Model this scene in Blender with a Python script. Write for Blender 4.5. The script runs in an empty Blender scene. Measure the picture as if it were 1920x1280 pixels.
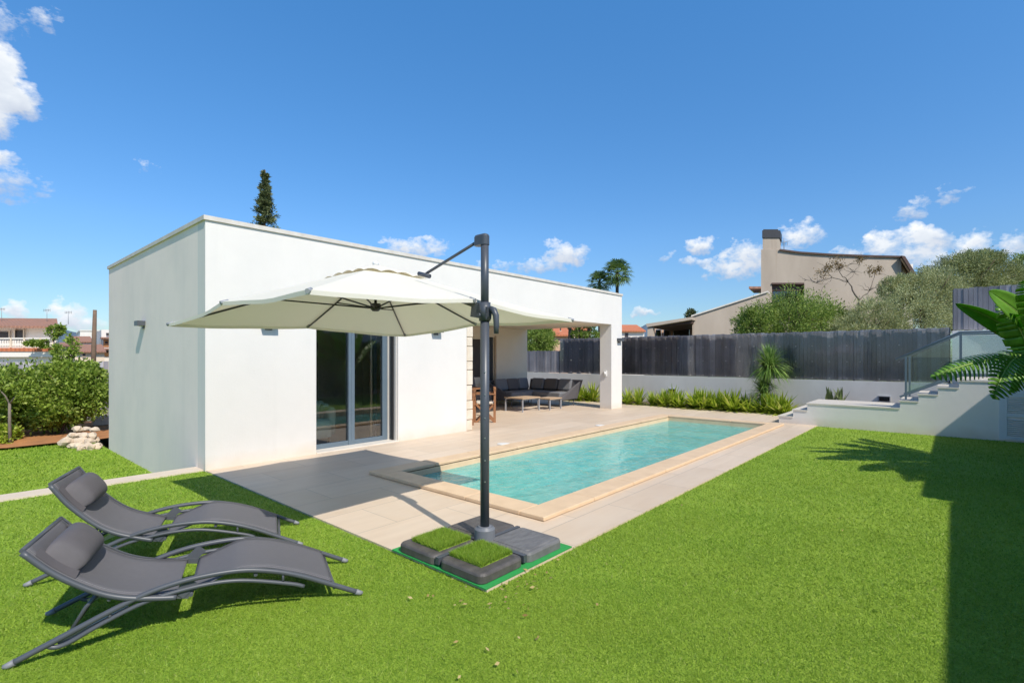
import bpy, math, random
import numpy as np
from mathutils import Vector, Matrix
random.seed(7)
rng = np.random.default_rng(7)
R = math.radians
scene = bpy.context.scene
COL = scene.collection

# ------------------------------------------------------------------ camera frame
F = 944.6; HZ = 669.0; CAMH = 1.55
RX, RY = 0.660, -0.751          # camera right (world xy)
FX, FY = 0.751, 0.660           # camera forward (world xy)
def PD(px, py, d):
    lat = (px - 960) / F * d
    return (lat*RX + d*FX, lat*RY + d*FY, CAMH - (py - HZ) / F * d)
def PG(px, py, z=0.0):
    return PD(px, py, (CAMH - z) * F / (py - HZ))

# ------------------------------------------------------------------ object helpers
def offset(o):
    v = Vector((0, 0, 0))
    while o is not None:
        v += o.location; o = o.parent
    return v
def tag(o, label=None, cat=None, group=None, kind=None):
    if label: o['label'] = label
    if cat: o['category'] = cat
    if group: o['group'] = group
    if kind: o['kind'] = kind
    return o
def thing(name, label, cat, loc=(0, 0, 0), group=None):
    o = bpy.data.objects.new(name, None); COL.objects.link(o)
    o.location = loc; o.empty_display_size = 0.2
    return tag(o, label, cat, group)
def finish(name, me, mat, parent):
    o = bpy.data.objects.new(name, me); COL.objects.link(o)
    mats = mat if isinstance(mat, (list, tuple)) else [mat]
    for m in mats: me.materials.append(m)
    n = len(me.vertices)
    co = np.empty(n*3, np.float32); me.vertices.foreach_get('co', co); co = co.reshape(-1, 3)
    if parent is not None:
        off = np.array(offset(parent), np.float32)
        co = co - off; o.parent = parent
    else:
        mn, mx = co.min(0), co.max(0)
        org = np.array([(mn[0]+mx[0])/2, (mn[1]+mx[1])/2, mn[2]], np.float32)
        co = co - org; o.location = [float(a) for a in org]
    me.vertices.foreach_set('co', co.ravel()); me.update()
    return o

class MB:
    def __init__(s): s.v = []; s.f = []; s.sm = []; s.mi = []; s.cur = 0
    def add(s, vs, fs, smooth=False):
        b = len(s.v); s.v += [tuple(p) for p in vs]
        for f in fs:
            s.f.append([b+i for i in f]); s.sm.append(smooth); s.mi.append(s.cur)
        return s
    def box(s, x0, x1, y0, y1, z0, z1):
        return s.add([(x0,y0,z0),(x1,y0,z0),(x1,y1,z0),(x0,y1,z0),(x0,y0,z1),(x1,y0,z1),(x1,y1,z1),(x0,y1,z1)],
              [(3,2,1,0),(4,5,6,7),(0,1,5,4),(1,2,6,5),(2,3,7,6),(3,0,4,7)])
    def obox(s, c, ax, ay, az):   # oriented box, half axes
        c=Vector(c); ax=Vector(ax); ay=Vector(ay); az=Vector(az)
        vs=[c+sx*ax+sy*ay+sz*az for sz in (-1,1) for (sx,sy) in ((-1,-1),(1,-1),(1,1),(-1,1))]
        return s.add(vs,[(3,2,1,0),(4,5,6,7),(0,1,5,4),(1,2,6,5),(2,3,7,6),(3,0,4,7)])
    def bar(s, p, q, w, h, up=(0,0,1)):
        p=Vector(p); q=Vector(q); d=(q-p); L=d.length; d.normalize(); u=Vector(up)
        if abs(d.dot(u))>0.98: u=Vector((1,0,0))
        sd=d.cross(u).normalized(); u2=sd.cross(d)
        return s.obox((p+q)/2, d*L/2, sd*w/2, u2*h/2)
    def quad(s, a, b, c, d): return s.add([a,b,c,d],[(0,1,2,3)])
    def rect(s, x0, x1, y0, y1, z): return s.add([(x0,y0,z),(x1,y0,z),(x1,y1,z),(x0,y1,z)],[(0,1,2,3)])
    def tube(s, pts, r, n=8, cap=True):
        pts=[Vector(p) for p in pts]; rs = r if isinstance(r,(list,tuple)) else [r]*len(pts)
        b=len(s.v); prev=None; vs=[]
        for i,p in enumerate(pts):
            t=((pts[i+1] if i+1<len(pts) else p)-(pts[i-1] if i>0 else p)).normalized()
            if prev is None:
                a=Vector((0,0,1)) if abs(t.z)<0.9 else Vector((1,0,0))
                u=t.cross(a).normalized()
            else:
                u=(prev-t*prev.dot(t)).normalized()
            prev=u; w=t.cross(u)
            for k in range(n):
                an=2*math.pi*k/n
                vs.append(p+(u*math.cos(an)+w*math.sin(an))*rs[i])
        fs=[]
        for i in range(len(pts)-1):
            for k in range(n):
                k2=(k+1)%n
                fs.append((i*n+k,i*n+k2,(i+1)*n+k2,(i+1)*n+k))
        s.add(vs,fs,True)
        if cap:
            m=len(pts)-1
            s.f.append([b+k for k in range(n)][::-1]); s.sm.append(False); s.mi.append(s.cur)
            s.f.append([b+m*n+k for k in range(n)]); s.sm.append(False); s.mi.append(s.cur)
        return s
    def cyl(s, x, y, z0, z1, r, n=20, r2=None):
        return s.tube([(x,y,z0),(x,y,z1)], [r, r if r2 is None else r2], n)
    def prism(s, poly, vec):
        n=len(poly); v=Vector(vec)
        vs=[Vector(p) for p in poly]+[Vector(p)+v for p in poly]
        fs=[tuple(range(n))[::-1], tuple(range(n,2*n))]+[(i,(i+1)%n,n+(i+1)%n,n+i) for i in range(n)]
        return s.add(vs,fs)
    def rounded(s, x0,x1,y0,y1,z0,z1,r,ch=0.02,n=5):   # slab with rounded plan corners and a chamfered top
        def ring(ins,z):
            out=[]
            for (cx,cy,a0) in ((x1-r,y1-r,0),(x0+r,y1-r,90),(x0+r,y0+r,180),(x1-r,y0+r,270)):
                for k in range(n+1):
                    a=R(a0+90*k/n); out.append((cx+(r-ins)*math.cos(a),cy+(r-ins)*math.sin(a),z))
            return out
        rr=[ring(0,z0),ring(0,z1-ch),ring(ch*0.4,z1-ch*0.3),ring(ch,z1)]
        m=4*(n+1); vs=sum(rr,[]); fs=[tuple(range(m))[::-1],tuple(range(3*m,4*m))]
        for i in range(3):
            for k in range(m): fs.append((i*m+k,i*m+(k+1)%m,(i+1)*m+(k+1)%m,(i+1)*m+k))
        return s.add(vs,fs)
    def grid(s, P, smooth=True):   # P[i][j]
        n=len(P); m=len(P[0]); vs=[p for row in P for p in row]
        return s.add(vs,[(i*m+j,i*m+j+1,(i+1)*m+j+1,(i+1)*m+j) for i in range(n-1) for j in range(m-1)],smooth)
    def build(s, name, mat, parent=None):
        me=bpy.data.meshes.new(name); me.from_pydata([tuple(p) for p in s.v],[],s.f)
        me.polygons.foreach_set('use_smooth', s.sm); me.polygons.foreach_set('material_index', s.mi)
        return finish(name, me, mat, parent)

def np_mesh(name, verts, k, mat, parent=None, smooth=False):
    nv=len(verts); nf=nv//k
    me=bpy.data.meshes.new(name)
    me.vertices.add(nv); me.vertices.foreach_set('co', verts.astype(np.float32).ravel())
    me.loops.add(nv); me.loops.foreach_set('vertex_index', np.arange(nv, dtype=np.int32))
    me.polygons.add(nf); me.polygons.foreach_set('loop_start', np.arange(0,nv,k, dtype=np.int32))
    me.polygons.foreach_set('loop_total', np.full(nf,k,dtype=np.int32))
    me.update(calc_edges=True)
    return finish(name, me, mat, parent)
def unit(a): return a/np.maximum(np.linalg.norm(a,axis=-1,keepdims=True),1e-9)
def leaves(pts, dirs, L, W, fold=0.0):
    """diamond leaves at pts pointing along dirs; returns verts for quads"""
    n=len(pts); d=unit(dirs); rnd=unit(rng.normal(size=(n,3)))
    sd=unit(np.cross(d,rnd))
    Ls=L*rng.uniform(0.6,1.25,(n,1)); Ws=W*rng.uniform(0.7,1.2,(n,1))
    a=pts; c=pts+d*Ls; m=pts+d*Ls*0.45
    return np.stack([a,m+sd*Ws/2,c,m-sd*Ws/2],1).reshape(-1,3)
def crown_pts(blobs, per, nclu, spread):
    """clumped points through ellipsoid volumes, with outward directions"""
    P=[];D=[]
    for (cx,cy,cz,rx,ry,rz) in blobs:
        c=np.array([cx,cy,cz]); r=np.array([rx,ry,rz])
        dirs=unit(rng.normal(size=(nclu,3)))
        rad=rng.uniform(0.25,1.0,(nclu,1))**0.45*rng.uniform(0.86,1.1,(nclu,1))
        cc=c+dirs*rad*r
        idx=np.repeat(np.arange(nclu),per)
        p=cc[idx]+rng.normal(size=(nclu*per,3))*spread*r.mean()
        d=dirs[idx]*0.9+rng.normal(size=(nclu*per,3))*0.7+np.array([0,0,0.25])
        P.append(p);D.append(d)
    return np.concatenate(P),np.concatenate(D)

# ------------------------------------------------------------------ material helpers
class NT:
    def __init__(s, nt): s.nt=nt; s.n=nt.nodes; s.l=nt.links
    def new(s, typ, **kw):
        nd=s.n.new(typ)
        for k,v in kw.items(): setattr(nd,k,v)
        return nd
    def link(s,a,b): s.l.new(a,b)
    def math(s, op, a, b=None, c=None, clamp=False):
        nd=s.n.new('ShaderNodeMath'); nd.operation=op; nd.use_clamp=clamp
        for i,x in enumerate((a,b,c)):
            if x is None: continue
            if isinstance(x,(int,float)): nd.inputs[i].default_value=x
            else: s.l.new(x,nd.inputs[i])
        return nd.outputs[0]
    def mix(s, fac, a, b, blend='MIX'):
        nd=s.n.new('ShaderNodeMix'); nd.data_type='RGBA'; nd.blend_type=blend
        for sock,x in ((nd.inputs['Factor'],fac),(nd.inputs['A'],a),(nd.inputs['B'],b)):
            pass
        for i,x in ((0,fac),(6,a),(7,b)):
            if isinstance(x,(int,float)): nd.inputs[i].default_value=x
            elif isinstance(x,tuple): nd.inputs[i].default_value=(*x,1) if len(x)==3 else x
            else: s.l.new(x,nd.inputs[i])
        return nd.outputs[2]
    def noise(s, scale, detail=4, vec=None, rough=0.55):
        nd=s.n.new('ShaderNodeTexNoise'); nd.inputs['Scale'].default_value=scale
        nd.inputs['Detail'].default_value=detail; nd.inputs['Roughness'].default_value=rough
        if vec is not None: s.l.new(vec,nd.inputs['Vector'])
        return nd.outputs['Fac']
    def ramp(s, fac, stops):
        nd=s.n.new('ShaderNodeValToRGB'); cr=nd.color_ramp
        while len(cr.elements)<len(stops): cr.elements.new(0.5)
        for e,(p,c) in zip(cr.elements,stops):
            e.position=p; e.color=(*c,1) if isinstance(c,tuple) else (c,c,c,1)
        s.l.new(fac,nd.inputs[0]); return nd.outputs[0]
    def world(s, scale=None):
        g=s.n.new('ShaderNodeNewGeometry').outputs['Position']
        if scale is None: return g
        m=s.n.new('ShaderNodeMapping'); m.inputs['Scale'].default_value=scale; s.l.new(g,m.inputs['Vector'])
        return m.outputs[0]
    def bump(s, h, strength=0.3, dist=0.01):
        nd=s.n.new('ShaderNodeBump'); nd.inputs['Strength'].default_value=strength; nd.inputs['Distance'].default_value=dist
        s.l.new(h,nd.inputs['Height']); return nd.outputs[0]
def newmat(name):
    m=bpy.data.materials.new(name); m.use_nodes=True; m.node_tree.nodes.clear()
    t=NT(m.node_tree); out=t.new('ShaderNodeOutputMaterial'); return m,t,out
def setv(t, sock, v):
    if isinstance(v,(int,float)): sock.default_value=v
    elif isinstance(v,tuple): sock.default_value=(*v,1) if len(v)==3 else v
    else: t.link(v,sock)
def principled(t, out, col, rough=0.6, metal=0.0, spec=0.5, normal=None):
    b=t.new('ShaderNodeBsdfPrincipled')
    setv(t,b.inputs['Base Color'],col); setv(t,b.inputs['Roughness'],rough); b.inputs['Metallic'].default_value=metal
    b.inputs['Specular IOR Level'].default_value=spec
    if normal is not None: t.link(normal,b.inputs['Normal'])
    if out is not None: t.link(b.outputs[0],out.inputs[0])
    return b
def simple(name, c1, c2=None, scale=8, rough=0.6, metal=0.0, bump=0.0, bscale=60, spec=0.5, stretch=None, dist=0.01):
    m,t,out=newmat(name)
    vec=t.world(stretch) if stretch else t.world()
    if c2 is None: c2=tuple(x*0.85 for x in c1)
    col=t.mix(t.ramp(t.noise(scale,5,vec),[(0.3,0.0),(0.7,1.0)]),c1,c2)
    nm=t.bump(t.noise(bscale,4,vec),bump,dist) if bump else None
    principled(t,out,col,rough,metal,spec,nm); return m
def leafmat(name, dark, light, transl=0.3, rough=0.5, third=None, scale=1.2, spec=0.35):
    m,t,out=newmat(name)
    isl=t.new('ShaderNodeNewGeometry').outputs['Random Per Island']
    stops=[(0.0,dark),(0.75,light)]
    if third: stops.append((1.0,third))
    col=t.ramp(isl,stops)
    col=t.mix(t.ramp(t.noise(scale,3,t.world()),[(0.35,0.0),(0.7,0.55)]),col,tuple(x*0.75 for x in dark))
    b=principled(t,None,col,rough,spec=spec)
    tr=t.new('ShaderNodeBsdfTranslucent'); t.link(col,tr.inputs[0])
    mx=t.new('ShaderNodeMixShader'); mx.inputs[0].default_value=transl
    t.link(b.outputs[0],mx.inputs[1]); t.link(tr.outputs[0],mx.inputs[2]); t.link(mx.outputs[0],out.inputs[0])
    return m
M={}
# white render (stucco)
def stucco(name, base, stain, amt=0.45, base_tint=True):
    m,t,out=newmat(name)
    w=t.world()
    n1=t.noise(0.9,6,t.world((1,1,0.45))); n2=t.noise(3.5,6,w)
    f=t.math('MULTIPLY',t.ramp(n1,[(0.42,0.0),(0.75,1.0)]),amt)
    col=t.mix(f,base,stain)
    col=t.mix(t.math('MULTIPLY',t.ramp(n2,[(0.45,0.0),(0.8,1.0)]),amt*0.5),col,tuple(x*0.86 for x in base))
    # beige tint, strongest at paving level, fading upwards
    z=t.new('ShaderNodeSeparateXYZ'); t.link(w,z.inputs[0])
    zz=t.math('ADD',z.outputs[2],t.math('MULTIPLY',t.math('SUBTRACT',t.noise(2.2,5,w),0.5),0.35))
    f2=t.ramp(zz,[(0.0,0.45),(0.22,0.0)])
    if base_tint: col=t.mix(f2,col,(0.62,0.50,0.36))
    dr=t.ramp(t.noise(1.0,5,t.world((3.2,3.2,0.10)),0.6),[(0.60,0.0),(0.80,0.16)])
    col=t.mix(dr,col,tuple(x*0.62 for x in base))
    h=t.math('ADD',t.noise(95,5,w),t.math('MULTIPLY',t.noise(9,3,w),0.8))
    principled(t,out,col,0.9,spec=0.2,normal=t.bump(h,0.35,0.006)); return m
M['stucco']=stucco('white_render',(0.735,0.70,0.655),(0.64,0.62,0.59))
M['stucco_shade_lifted']=stucco('white_render_shade_lifted',(0.90,0.79,0.715),(0.69,0.645,0.60),0.6,False)  # same render, colour lightened and warmed to offset the bluish shade
M['wall']=stucco('garden_wall_render',(0.74,0.72,0.68),(0.55,0.52,0.47),0.6)
M['stair']=stucco('stair_render',(0.81,0.775,0.735),(0.72,0.69,0.65),0.4)
M['coping_trim']=simple('parapet_stone',(0.66,0.62,0.56),(0.55,0.50,0.44),6,0.7,bump=0.15)
M['soffit']=simple('porch_paint_warm_bounce',(0.80,0.71,0.58),(0.76,0.67,0.54),2,0.9,bump=0.1,bscale=90)  # warm bounce from the paving is mixed into this paint colour
# paving
def paving():
    m,t,out=newmat('porcelain_paving')
    w=t.world()
    mp=t.new('ShaderNodeMapping'); mp.inputs['Location'].default_value=(0.15,-0.34,0); t.link(w,mp.inputs[0])
    br=t.new('ShaderNodeTexBrick'); br.offset=0.5; br.inputs['Scale'].default_value=1.0
    br.inputs['Brick Width'].default_value=1.2; br.inputs['Row Height'].default_value=0.6
    br.inputs['Mortar Size'].default_value=0.0035; br.inputs['Mortar Smooth'].default_value=0.2; br.inputs['Bias'].default_value=0.0
    br.inputs['Color1'].default_value=(0,0,0,1); br.inputs['Color2'].default_value=(1,1,1,1); br.inputs['Mortar'].default_value=(0.5,0.5,0.5,1)
    t.link(mp.outputs[0],br.inputs['Vector'])
    tile=t.mix(t.math('MULTIPLY',br.outputs['Color'],1.0),(0.60,0.475,0.35),(0.685,0.555,0.425))
    vein=t.ramp(t.noise(1.0,7,t.world((0.8,5.5,1)),0.65),[(0.35,0.0),(0.7,1.0)])
    tile=t.mix(t.math('MULTIPLY',vein,0.45),tile,(0.51,0.39,0.28))
    bl=t.ramp(t.noise(2.2,5,w),[(0.4,0.0),(0.75,1.0)])
    tile=t.mix(t.math('MULTIPLY',bl,0.22),tile,(0.66,0.60,0.51))
    col=t.mix(br.outputs['Fac'],tile,(0.36,0.31,0.25))
    rg=t.math('ADD',t.math('MULTIPLY',t.noise(5,4,w),0.2),0.42)
    h=t.math('ADD',t.math('MULTIPLY',br.outputs['Fac'],-1.0),t.math('MULTIPLY',t.noise(70,4,w),0.12))
    principled(t,out,col,rg,spec=0.35,normal=t.bump(h,0.4,0.003)); return m
M['paving']=paving()
M['coping']=simple('pool_coping_stone',(0.72,0.53,0.345),(0.63,0.455,0.29),5,0.6,bump=0.15,bscale=80)
M['threshold']=simple('threshold_marble',(0.74,0.68,0.60),(0.66,0.60,0.52),4,0.4)
def liner():
    m,t,out=newmat('pool_mosaic')
    w=t.world()
    v=t.new('ShaderNodeTexVoronoi'); v.inputs['Scale'].default_value=14; t.link(w,v.inputs['Vector'])
    col=t.mix(t.math('MULTIPLY',v.outputs['Distance'],0.5),(0.19,0.66,0.645),(0.12,0.54,0.56))
    col=t.mix(t.ramp(t.noise(1.1,5,w),[(0.4,0.0),(0.8,0.5)]),col,(0.32,0.74,0.68))
    principled(t,out,col,0.5); return m
M['liner']=liner()
M['pool_step']=simple('pool_step_mosaic',(0.55,0.72,0.60),(0.45,0.66,0.58),6,0.5)
def water():
    m,t,out=newmat('pool_water')
    w=t.world()
    h=t.math('ADD',t.noise(3.2,4,w,0.6),t.math('MULTIPLY',t.noise(11,3,w),0.35))
    nm=t.bump(h,0.9,0.03)
    tr=t.new('ShaderNodeBsdfTransparent'); tr.inputs[0].default_value=(0.80,0.985,0.965,1)
    rf=t.new('ShaderNodeBsdfRefraction'); rf.inputs['IOR'].default_value=1.02; rf.inputs['Roughness'].default_value=0.02
    gl=t.new('ShaderNodeBsdfGlossy'); gl.inputs['Roughness'].default_value=0.03; t.link(nm,gl.inputs['Normal'])
    fr=t.new('ShaderNodeFresnel'); fr.inputs['IOR'].default_value=1.30; t.link(nm,fr.inputs['Normal'])
    mx=t.new('ShaderNodeMixShader'); df=t.new('ShaderNodeBsdfDiffuse'); t.link(t.mix(t.ramp(t.noise(3.2,8,t.world((1,2.2,1)),0.75),[(0.36,0.0),(0.68,1.0)]),(0.12,0.58,0.55),(0.35,0.78,0.69)),df.inputs[0]); t.link(nm,df.inputs[1])  # light and dark mottling in the diffuse colour stands for caustics and sparkle
    m0=t.new('ShaderNodeMixShader'); m0.inputs[0].default_value=0.56; t.link(tr.outputs[0],m0.inputs[1]); t.link(df.outputs[0],m0.inputs[2])
    t.link(fr.outputs[0],mx.inputs[0]); t.link(m0.outputs[0],mx.inputs[1]); t.link(gl.outputs[0],mx.inputs[2])
    t.link(mx.outputs[0],out.inputs[0]); return m
M['water']=water()
def glass(name, tint, refl=1.5, minr=0.0, rough=0.01, bump=0.0):
    m,t,out=newmat(name)
    tr=t.new('ShaderNodeBsdfTransparent'); tr.inputs[0].default_value=(*tint,1)
    gl=t.new('ShaderNodeBsdfGlossy'); gl.inputs['Roughness'].default_value=rough
    fr=t.new('ShaderNodeFresnel'); fr.inputs['IOR'].default_value=refl
    if bump:
        nm=t.bump(t.noise(1.3,3,t.world((1,1,0.35))),bump,0.05); t.link(nm,gl.inputs['Normal'])
    mx=t.new('ShaderNodeMixShader')
    t.link(t.math('ADD',fr.outputs[0],minr,clamp=True),mx.inputs[0]); t.link(tr.outputs[0],mx.inputs[1]); t.link(gl.outputs[0],mx.inputs[2])
    t.link(mx.outputs[0],out.inputs[0]); return m
M['glass']=glass('door_glass',(0.96,0.97,0.95),1.5,0.06)
M['rail_glass']=glass('railing_glass',(0.88,0.94,0.94),1.45,0.03)
M['acrylic']=glass('smoked_sheet',(0.90,0.90,0.91),1.40,0.02,0.06,0.12)
M['dark_pane']=glass('far_window_glass',(0.25,0.27,0.28),1.5,0.08)
M['anthracite']=simple('anthracite_metal',(0.085,0.092,0.105),(0.07,0.077,0.09),3,0.42,spec=0.5)
M['mast']=simple('mast_paint',(0.075,0.082,0.098),(0.062,0.07,0.085),4,0.4)
M['rib']=simple('rib_black',(0.022,0.022,0.024),(0.03,0.03,0.03),4,0.4)
M['frame_blue']=simple('door_frame_paint',(0.13,0.175,0.215),(0.115,0.155,0.195),3,0.38)
M['steel']=simple('brushed_steel',(0.55,0.55,0.56),(0.45,0.45,0.46),20,0.35,metal=0.9)
M['white_plastic']=simple('white_plastic',(0.78,0.77,0.74),(0.72,0.71,0.68),5,0.4)
M['grey_plastic']=simple('grey_plastic',(0.34,0.35,0.37),(0.28,0.29,0.31),9,0.55)
M['collar']=simple('collar_plastic',(0.17,0.18,0.20),(0.14,0.15,0.17),9,0.45)
M['foot']=simple('foot_plastic',(0.26,0.265,0.28),(0.20,0.205,0.215),9,0.55)
M['track']=simple('shutter_track',(0.50,0.48,0.45),(0.46,0.44,0.41),4,0.5)
def canopy():
    m,t,out=newmat('ecru_canvas')
    w=t.world()
    wv=t.math('ADD',t.noise(220,2,t.world((1,1,1))),t.math('MULTIPLY',t.noise(4,4,w),0.6))
    nm=t.bump(wv,0.25,0.004)
    col=t.mix(t.noise(2.0,4,w),(0.88,0.85,0.76),(0.83,0.80,0.70))
    b=principled(t,None,col,0.85,spec=0.15,normal=nm)
    tr=t.new('ShaderNodeBsdfTranslucent'); tr.inputs[0].default_value=(0.84,0.71,0.48,1)
    mx=t.new('ShaderNodeMixShader'); mx.inputs[0].default_value=0.24
    t.link(b.outputs[0],mx.inputs[1]); t.link(tr.outputs[0],mx.inputs[2]); t.link(mx.outputs[0],out.inputs[0]); return m
M['canopy']=canopy()
def woven(name,c,sc=420):
    m,t,out=newmat(name)
    w=t.new('ShaderNodeTexCoord').outputs['Object']
    ch=t.new('ShaderNodeTexChecker'); ch.inputs['Scale'].default_value=sc; t.link(w,ch.inputs[0])
    n=t.noise(30,4,w)
    col=t.mix(t.math('MULTIPLY',n,0.5),c,tuple(x*1.35 for x in c))
    principled(t,out,col,0.7,spec=0.3,normal=t.bump(t.noise(260,2,w),0.3,0.002)); return m
M['sling']=woven('sling_mesh',(0.120,0.117,0.126))
M['hem']=simple('hem_thread',(0.30,0.29,0.30),None,9,0.7)
M['pillow']=woven('pillow_fabric',(0.105,0.097,0.102))
M['rope']=woven('rope_weave',(0.105,0.10,0.105))
M['cushion']=woven('cushion_fabric',(0.16,0.16,0.168))
M['cushion2']=woven('dark_cushion_fabric',(0.115,0.10,0.093))
M['slab']=simple('ballast_slab_plastic',(0.060,0.054,0.052),(0.115,0.104,0.096),11,0.55,bump=0.2,bscale=40)
M['slab_grey']=simple('dusty_slab_plastic',(0.115,0.113,0.115),(0.18,0.178,0.18),9,0.6,bump=0.6,bscale=9,stretch=(1,2.5,1))
M['mat_green']=simple('bright_green_mat',(0.02,0.33,0.07),(0.03,0.27,0.06),14,0.8,bump=0.3)
M['teak']=simple('teak',(0.36,0.17,0.075),(0.25,0.11,0.05),7,0.55,stretch=(1,1,0.3))
M['teak_pale']=simple('pale_teak',(0.50,0.36,0.23),(0.42,0.29,0.18),7,0.55)
M['seat_pad']=simple('cream_pad',(0.72,0.66,0.56),None,6,0.9)
M['stone']=simple('cream_stone',(0.64,0.53,0.40),(0.74,0.66,0.55),4,0.85,bump=0.6,bscale=14)
M['rock']=simple('limestone_rock',(0.54,0.42,0.30),(0.64,0.53,0.41),5,0.9,bump=0.9,bscale=12)
M['armchair']=simple('pale_green_fabric',(0.58,0.68,0.57),(0.52,0.62,0.52),6,0.85)
M['earth']=simple('red_earth',(0.46,0.20,0.07),(0.30,0.135,0.055),3,0.95,bump=0.6,bscale=25)
M['bed_soil']=simple('bed_soil',(0.16,0.10,0.06),(0.10,0.065,0.04),6,0.95,bump=0.6,bscale=25)
M['terrain']=simple('dry_ground',(0.22,0.19,0.11),(0.13,0.15,0.06),0.12,0.95)
M['hill']=simple('hazed_hill_scrub',(0.10,0.15,0.20),(0.08,0.12,0.17),0.004,1.0)  # scrub colour turned bluish to carry the distance haze
M['concrete']=simple('path_concrete',(0.68,0.575,0.455),(0.60,0.50,0.39),3,0.85,bump=0.2)
def fence_wood():
    m,t,out=newmat('grey_boards')
    isl=t.new('ShaderNodeNewGeometry').outputs['Random Per Island']
    col=t.ramp(isl,[(0.0,(0.19,0.18,0.195)),(0.7,(0.35,0.335,0.36)),(1.0,(0.52,0.505,0.525))])
    st=t.ramp(t.noise(2.0,6,t.world((9,9,0.5))),[(0.35,0.0),(0.75,1.0)])
    col=t.mix(t.math('MULTIPLY',st,0.5),col,(0.40,0.385,0.40))
    pt=t.ramp(t.noise(0.9,5,t.world((1,1,0.7)),0.6),[(0.42,0.0),(0.62,0.55)])
    col=t.mix(pt,col,(0.12,0.114,0.125))
    sk=t.ramp(t.noise(1.3,4,t.world((5,5,0.35)),0.6),[(0.60,0.0),(0.72,0.6)])
    col=t.mix(sk,col,(0.42,0.41,0.42))
    principled(t,out,col,0.6,spec=0.4,normal=t.bump(t.noise(3,5,t.world((20,20,1))),0.3,0.004)); return m
M['fence']=fence_wood()
def beige_house():
    m,t,out=newmat('sand_render')
    w=t.world()
    col=t.mix(t.ramp(t.noise(0.6,6,t.world((1,1,0.35))),[(0.35,0.0),(0.7,1.0)]),(0.47,0.395,0.32),(0.375,0.31,0.25))
    st=t.ramp(t.noise(1.0,5,t.world((2.2,2.2,0.08))),[(0.60,0.0),(0.78,0.55)])
    col=t.mix(st,col,(0.27,0.19,0.13))
    principled(t,out,col,0.95,spec=0.15,normal=t.bump(t.noise(30,4,w),0.3,0.02)); return m
M['beige']=beige_house()
M['brown']=simple('brown_trim',(0.09,0.045,0.03),(0.07,0.035,0.025),4,0.6)
M['black_cap']=simple('chimney_cap_metal',(0.02,0.02,0.025),(0.03,0.03,0.035),4,0.5)
def tiles(name,c1,c2):
    m,t,out=newmat(name)
    w=t.world()
    wv=t.new('ShaderNodeTexWave'); wv.inputs['Scale'].default_value=1.6; wv.inputs['Distortion'].default_value=1.0; t.link(w,wv.inputs[0])
    col=t.mix(t.ramp(t.noise(1.6,5,w),[(0.3,0.0),(0.7,1.0)]),c1,c2)
    col=t.mix(t.math('MULTIPLY',wv.outputs['Fac'],0.3),col,tuple(x*0.6 for x in c1))
    principled(t,out,col,0.9,normal=t.bump(wv.outputs['Fac'],0.5,0.05)); return m
M['tiles']=tiles('clay_roof_tiles',(0.40,0.19,0.12),(0.30,0.17,0.12))
M['tiles_orange']=tiles('orange_roof_tiles',(0.62,0.20,0.09),(0.50,0.17,0.08))
M['far_white']=simple('far_white_paint',(0.88,0.81,0.73),(0.82,0.75,0.66),0.8,0.9)
M['far_cream']=simple('far_cream_paint',(0.84,0.69,0.52),(0.78,0.63,0.47),0.8,0.9)
M['far_orange']=simple('far_orange_paint',(0.72,0.34,0.13),(0.65,0.30,0.12),0.8,0.9)
M['dark_open']=simple('dark_window',(0.05,0.04,0.04),(0.07,0.055,0.05),2,0.4)
M['stonehouse']=simple('terracotta_wall',(0.66,0.42,0.27),(0.58,0.36,0.23),0.8,0.9)
M['pole']=simple('weathered_pole',(0.20,0.13,0.085),(0.14,0.09,0.06),3,0.9)
M['louver']=simple('louver_paint',(0.70,0.73,0.77),(0.66,0.69,0.73),5,0.45)
M['bark']=simple('bark',(0.13,0.09,0.06),(0.08,0.055,0.04),9,0.9,bump=0.6,bscale=30)
M['grey_bark']=simple('grey_bark',(0.22,0.18,0.145),(0.14,0.115,0.095),9,0.9,bump=0.5,bscale=30)
M['turf_base']=None
def turf_base():
    m,t,out=newmat('turf_backing')
    w=t.world()
    n=t.math('ADD',t.math('MULTIPLY',t.noise(60,4,w,0.7),0.75),t.math('MULTIPLY',t.noise(1.1,4,w),0.25))
    col=t.ramp(n,[(0.36,(0.12,0.225,0.018)),(0.50,(0.275,0.41,0.042)),(0.64,(0.36,0.49,0.07))])
    principled(t,out,col,0.75,spec=0.2,normal=t.bump(t.noise(110,3,w),0.9,0.02)); return m
M['turf_base']=turf_base()
def turf():
    m,t,out=newmat('turf_blades')
    isl=t.new('ShaderNodeNewGeometry').outputs['Random Per Island']
    col=t.ramp(isl,[(0.0,(0.115,0.235,0.02)),(0.5,(0.255,0.42,0.04)),(0.92,(0.355,0.51,0.06)),(1.0,(0.42,0.46,0.15))])
    big=t.ramp(t.noise(0.9,4,t.world()),[(0.35,0.0),(0.7,1.0)])
    col=t.mix(t.math('MULTIPLY',big,0.5),col,(0.33,0.415,0.05))
    b=principled(t,None,col,0.5,spec=0.25)
    tr=t.new('ShaderNodeBsdfTranslucent'); t.link(col,tr.inputs[0])
    mx=t.new('ShaderNodeMixShader'); mx.inputs[0].default_value=0.3
    t.link(b.outputs[0],mx.inputs[1]); t.link(tr.outputs[0],mx.inputs[2]); t.link(mx.outputs[0],out.inputs[0]); return m
M['turf']=turf()
M['olive']=leafmat('olive_leaf',(0.15,0.18,0.06),(0.40,0.44,0.18),0.35,third=(0.54,0.56,0.31),scale=0.9)
M['olive_pale']=leafmat('pale_olive_leaf',(0.24,0.27,0.10),(0.54,0.56,0.27),0.35,third=(0.68,0.69,0.42),scale=0.9)
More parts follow.
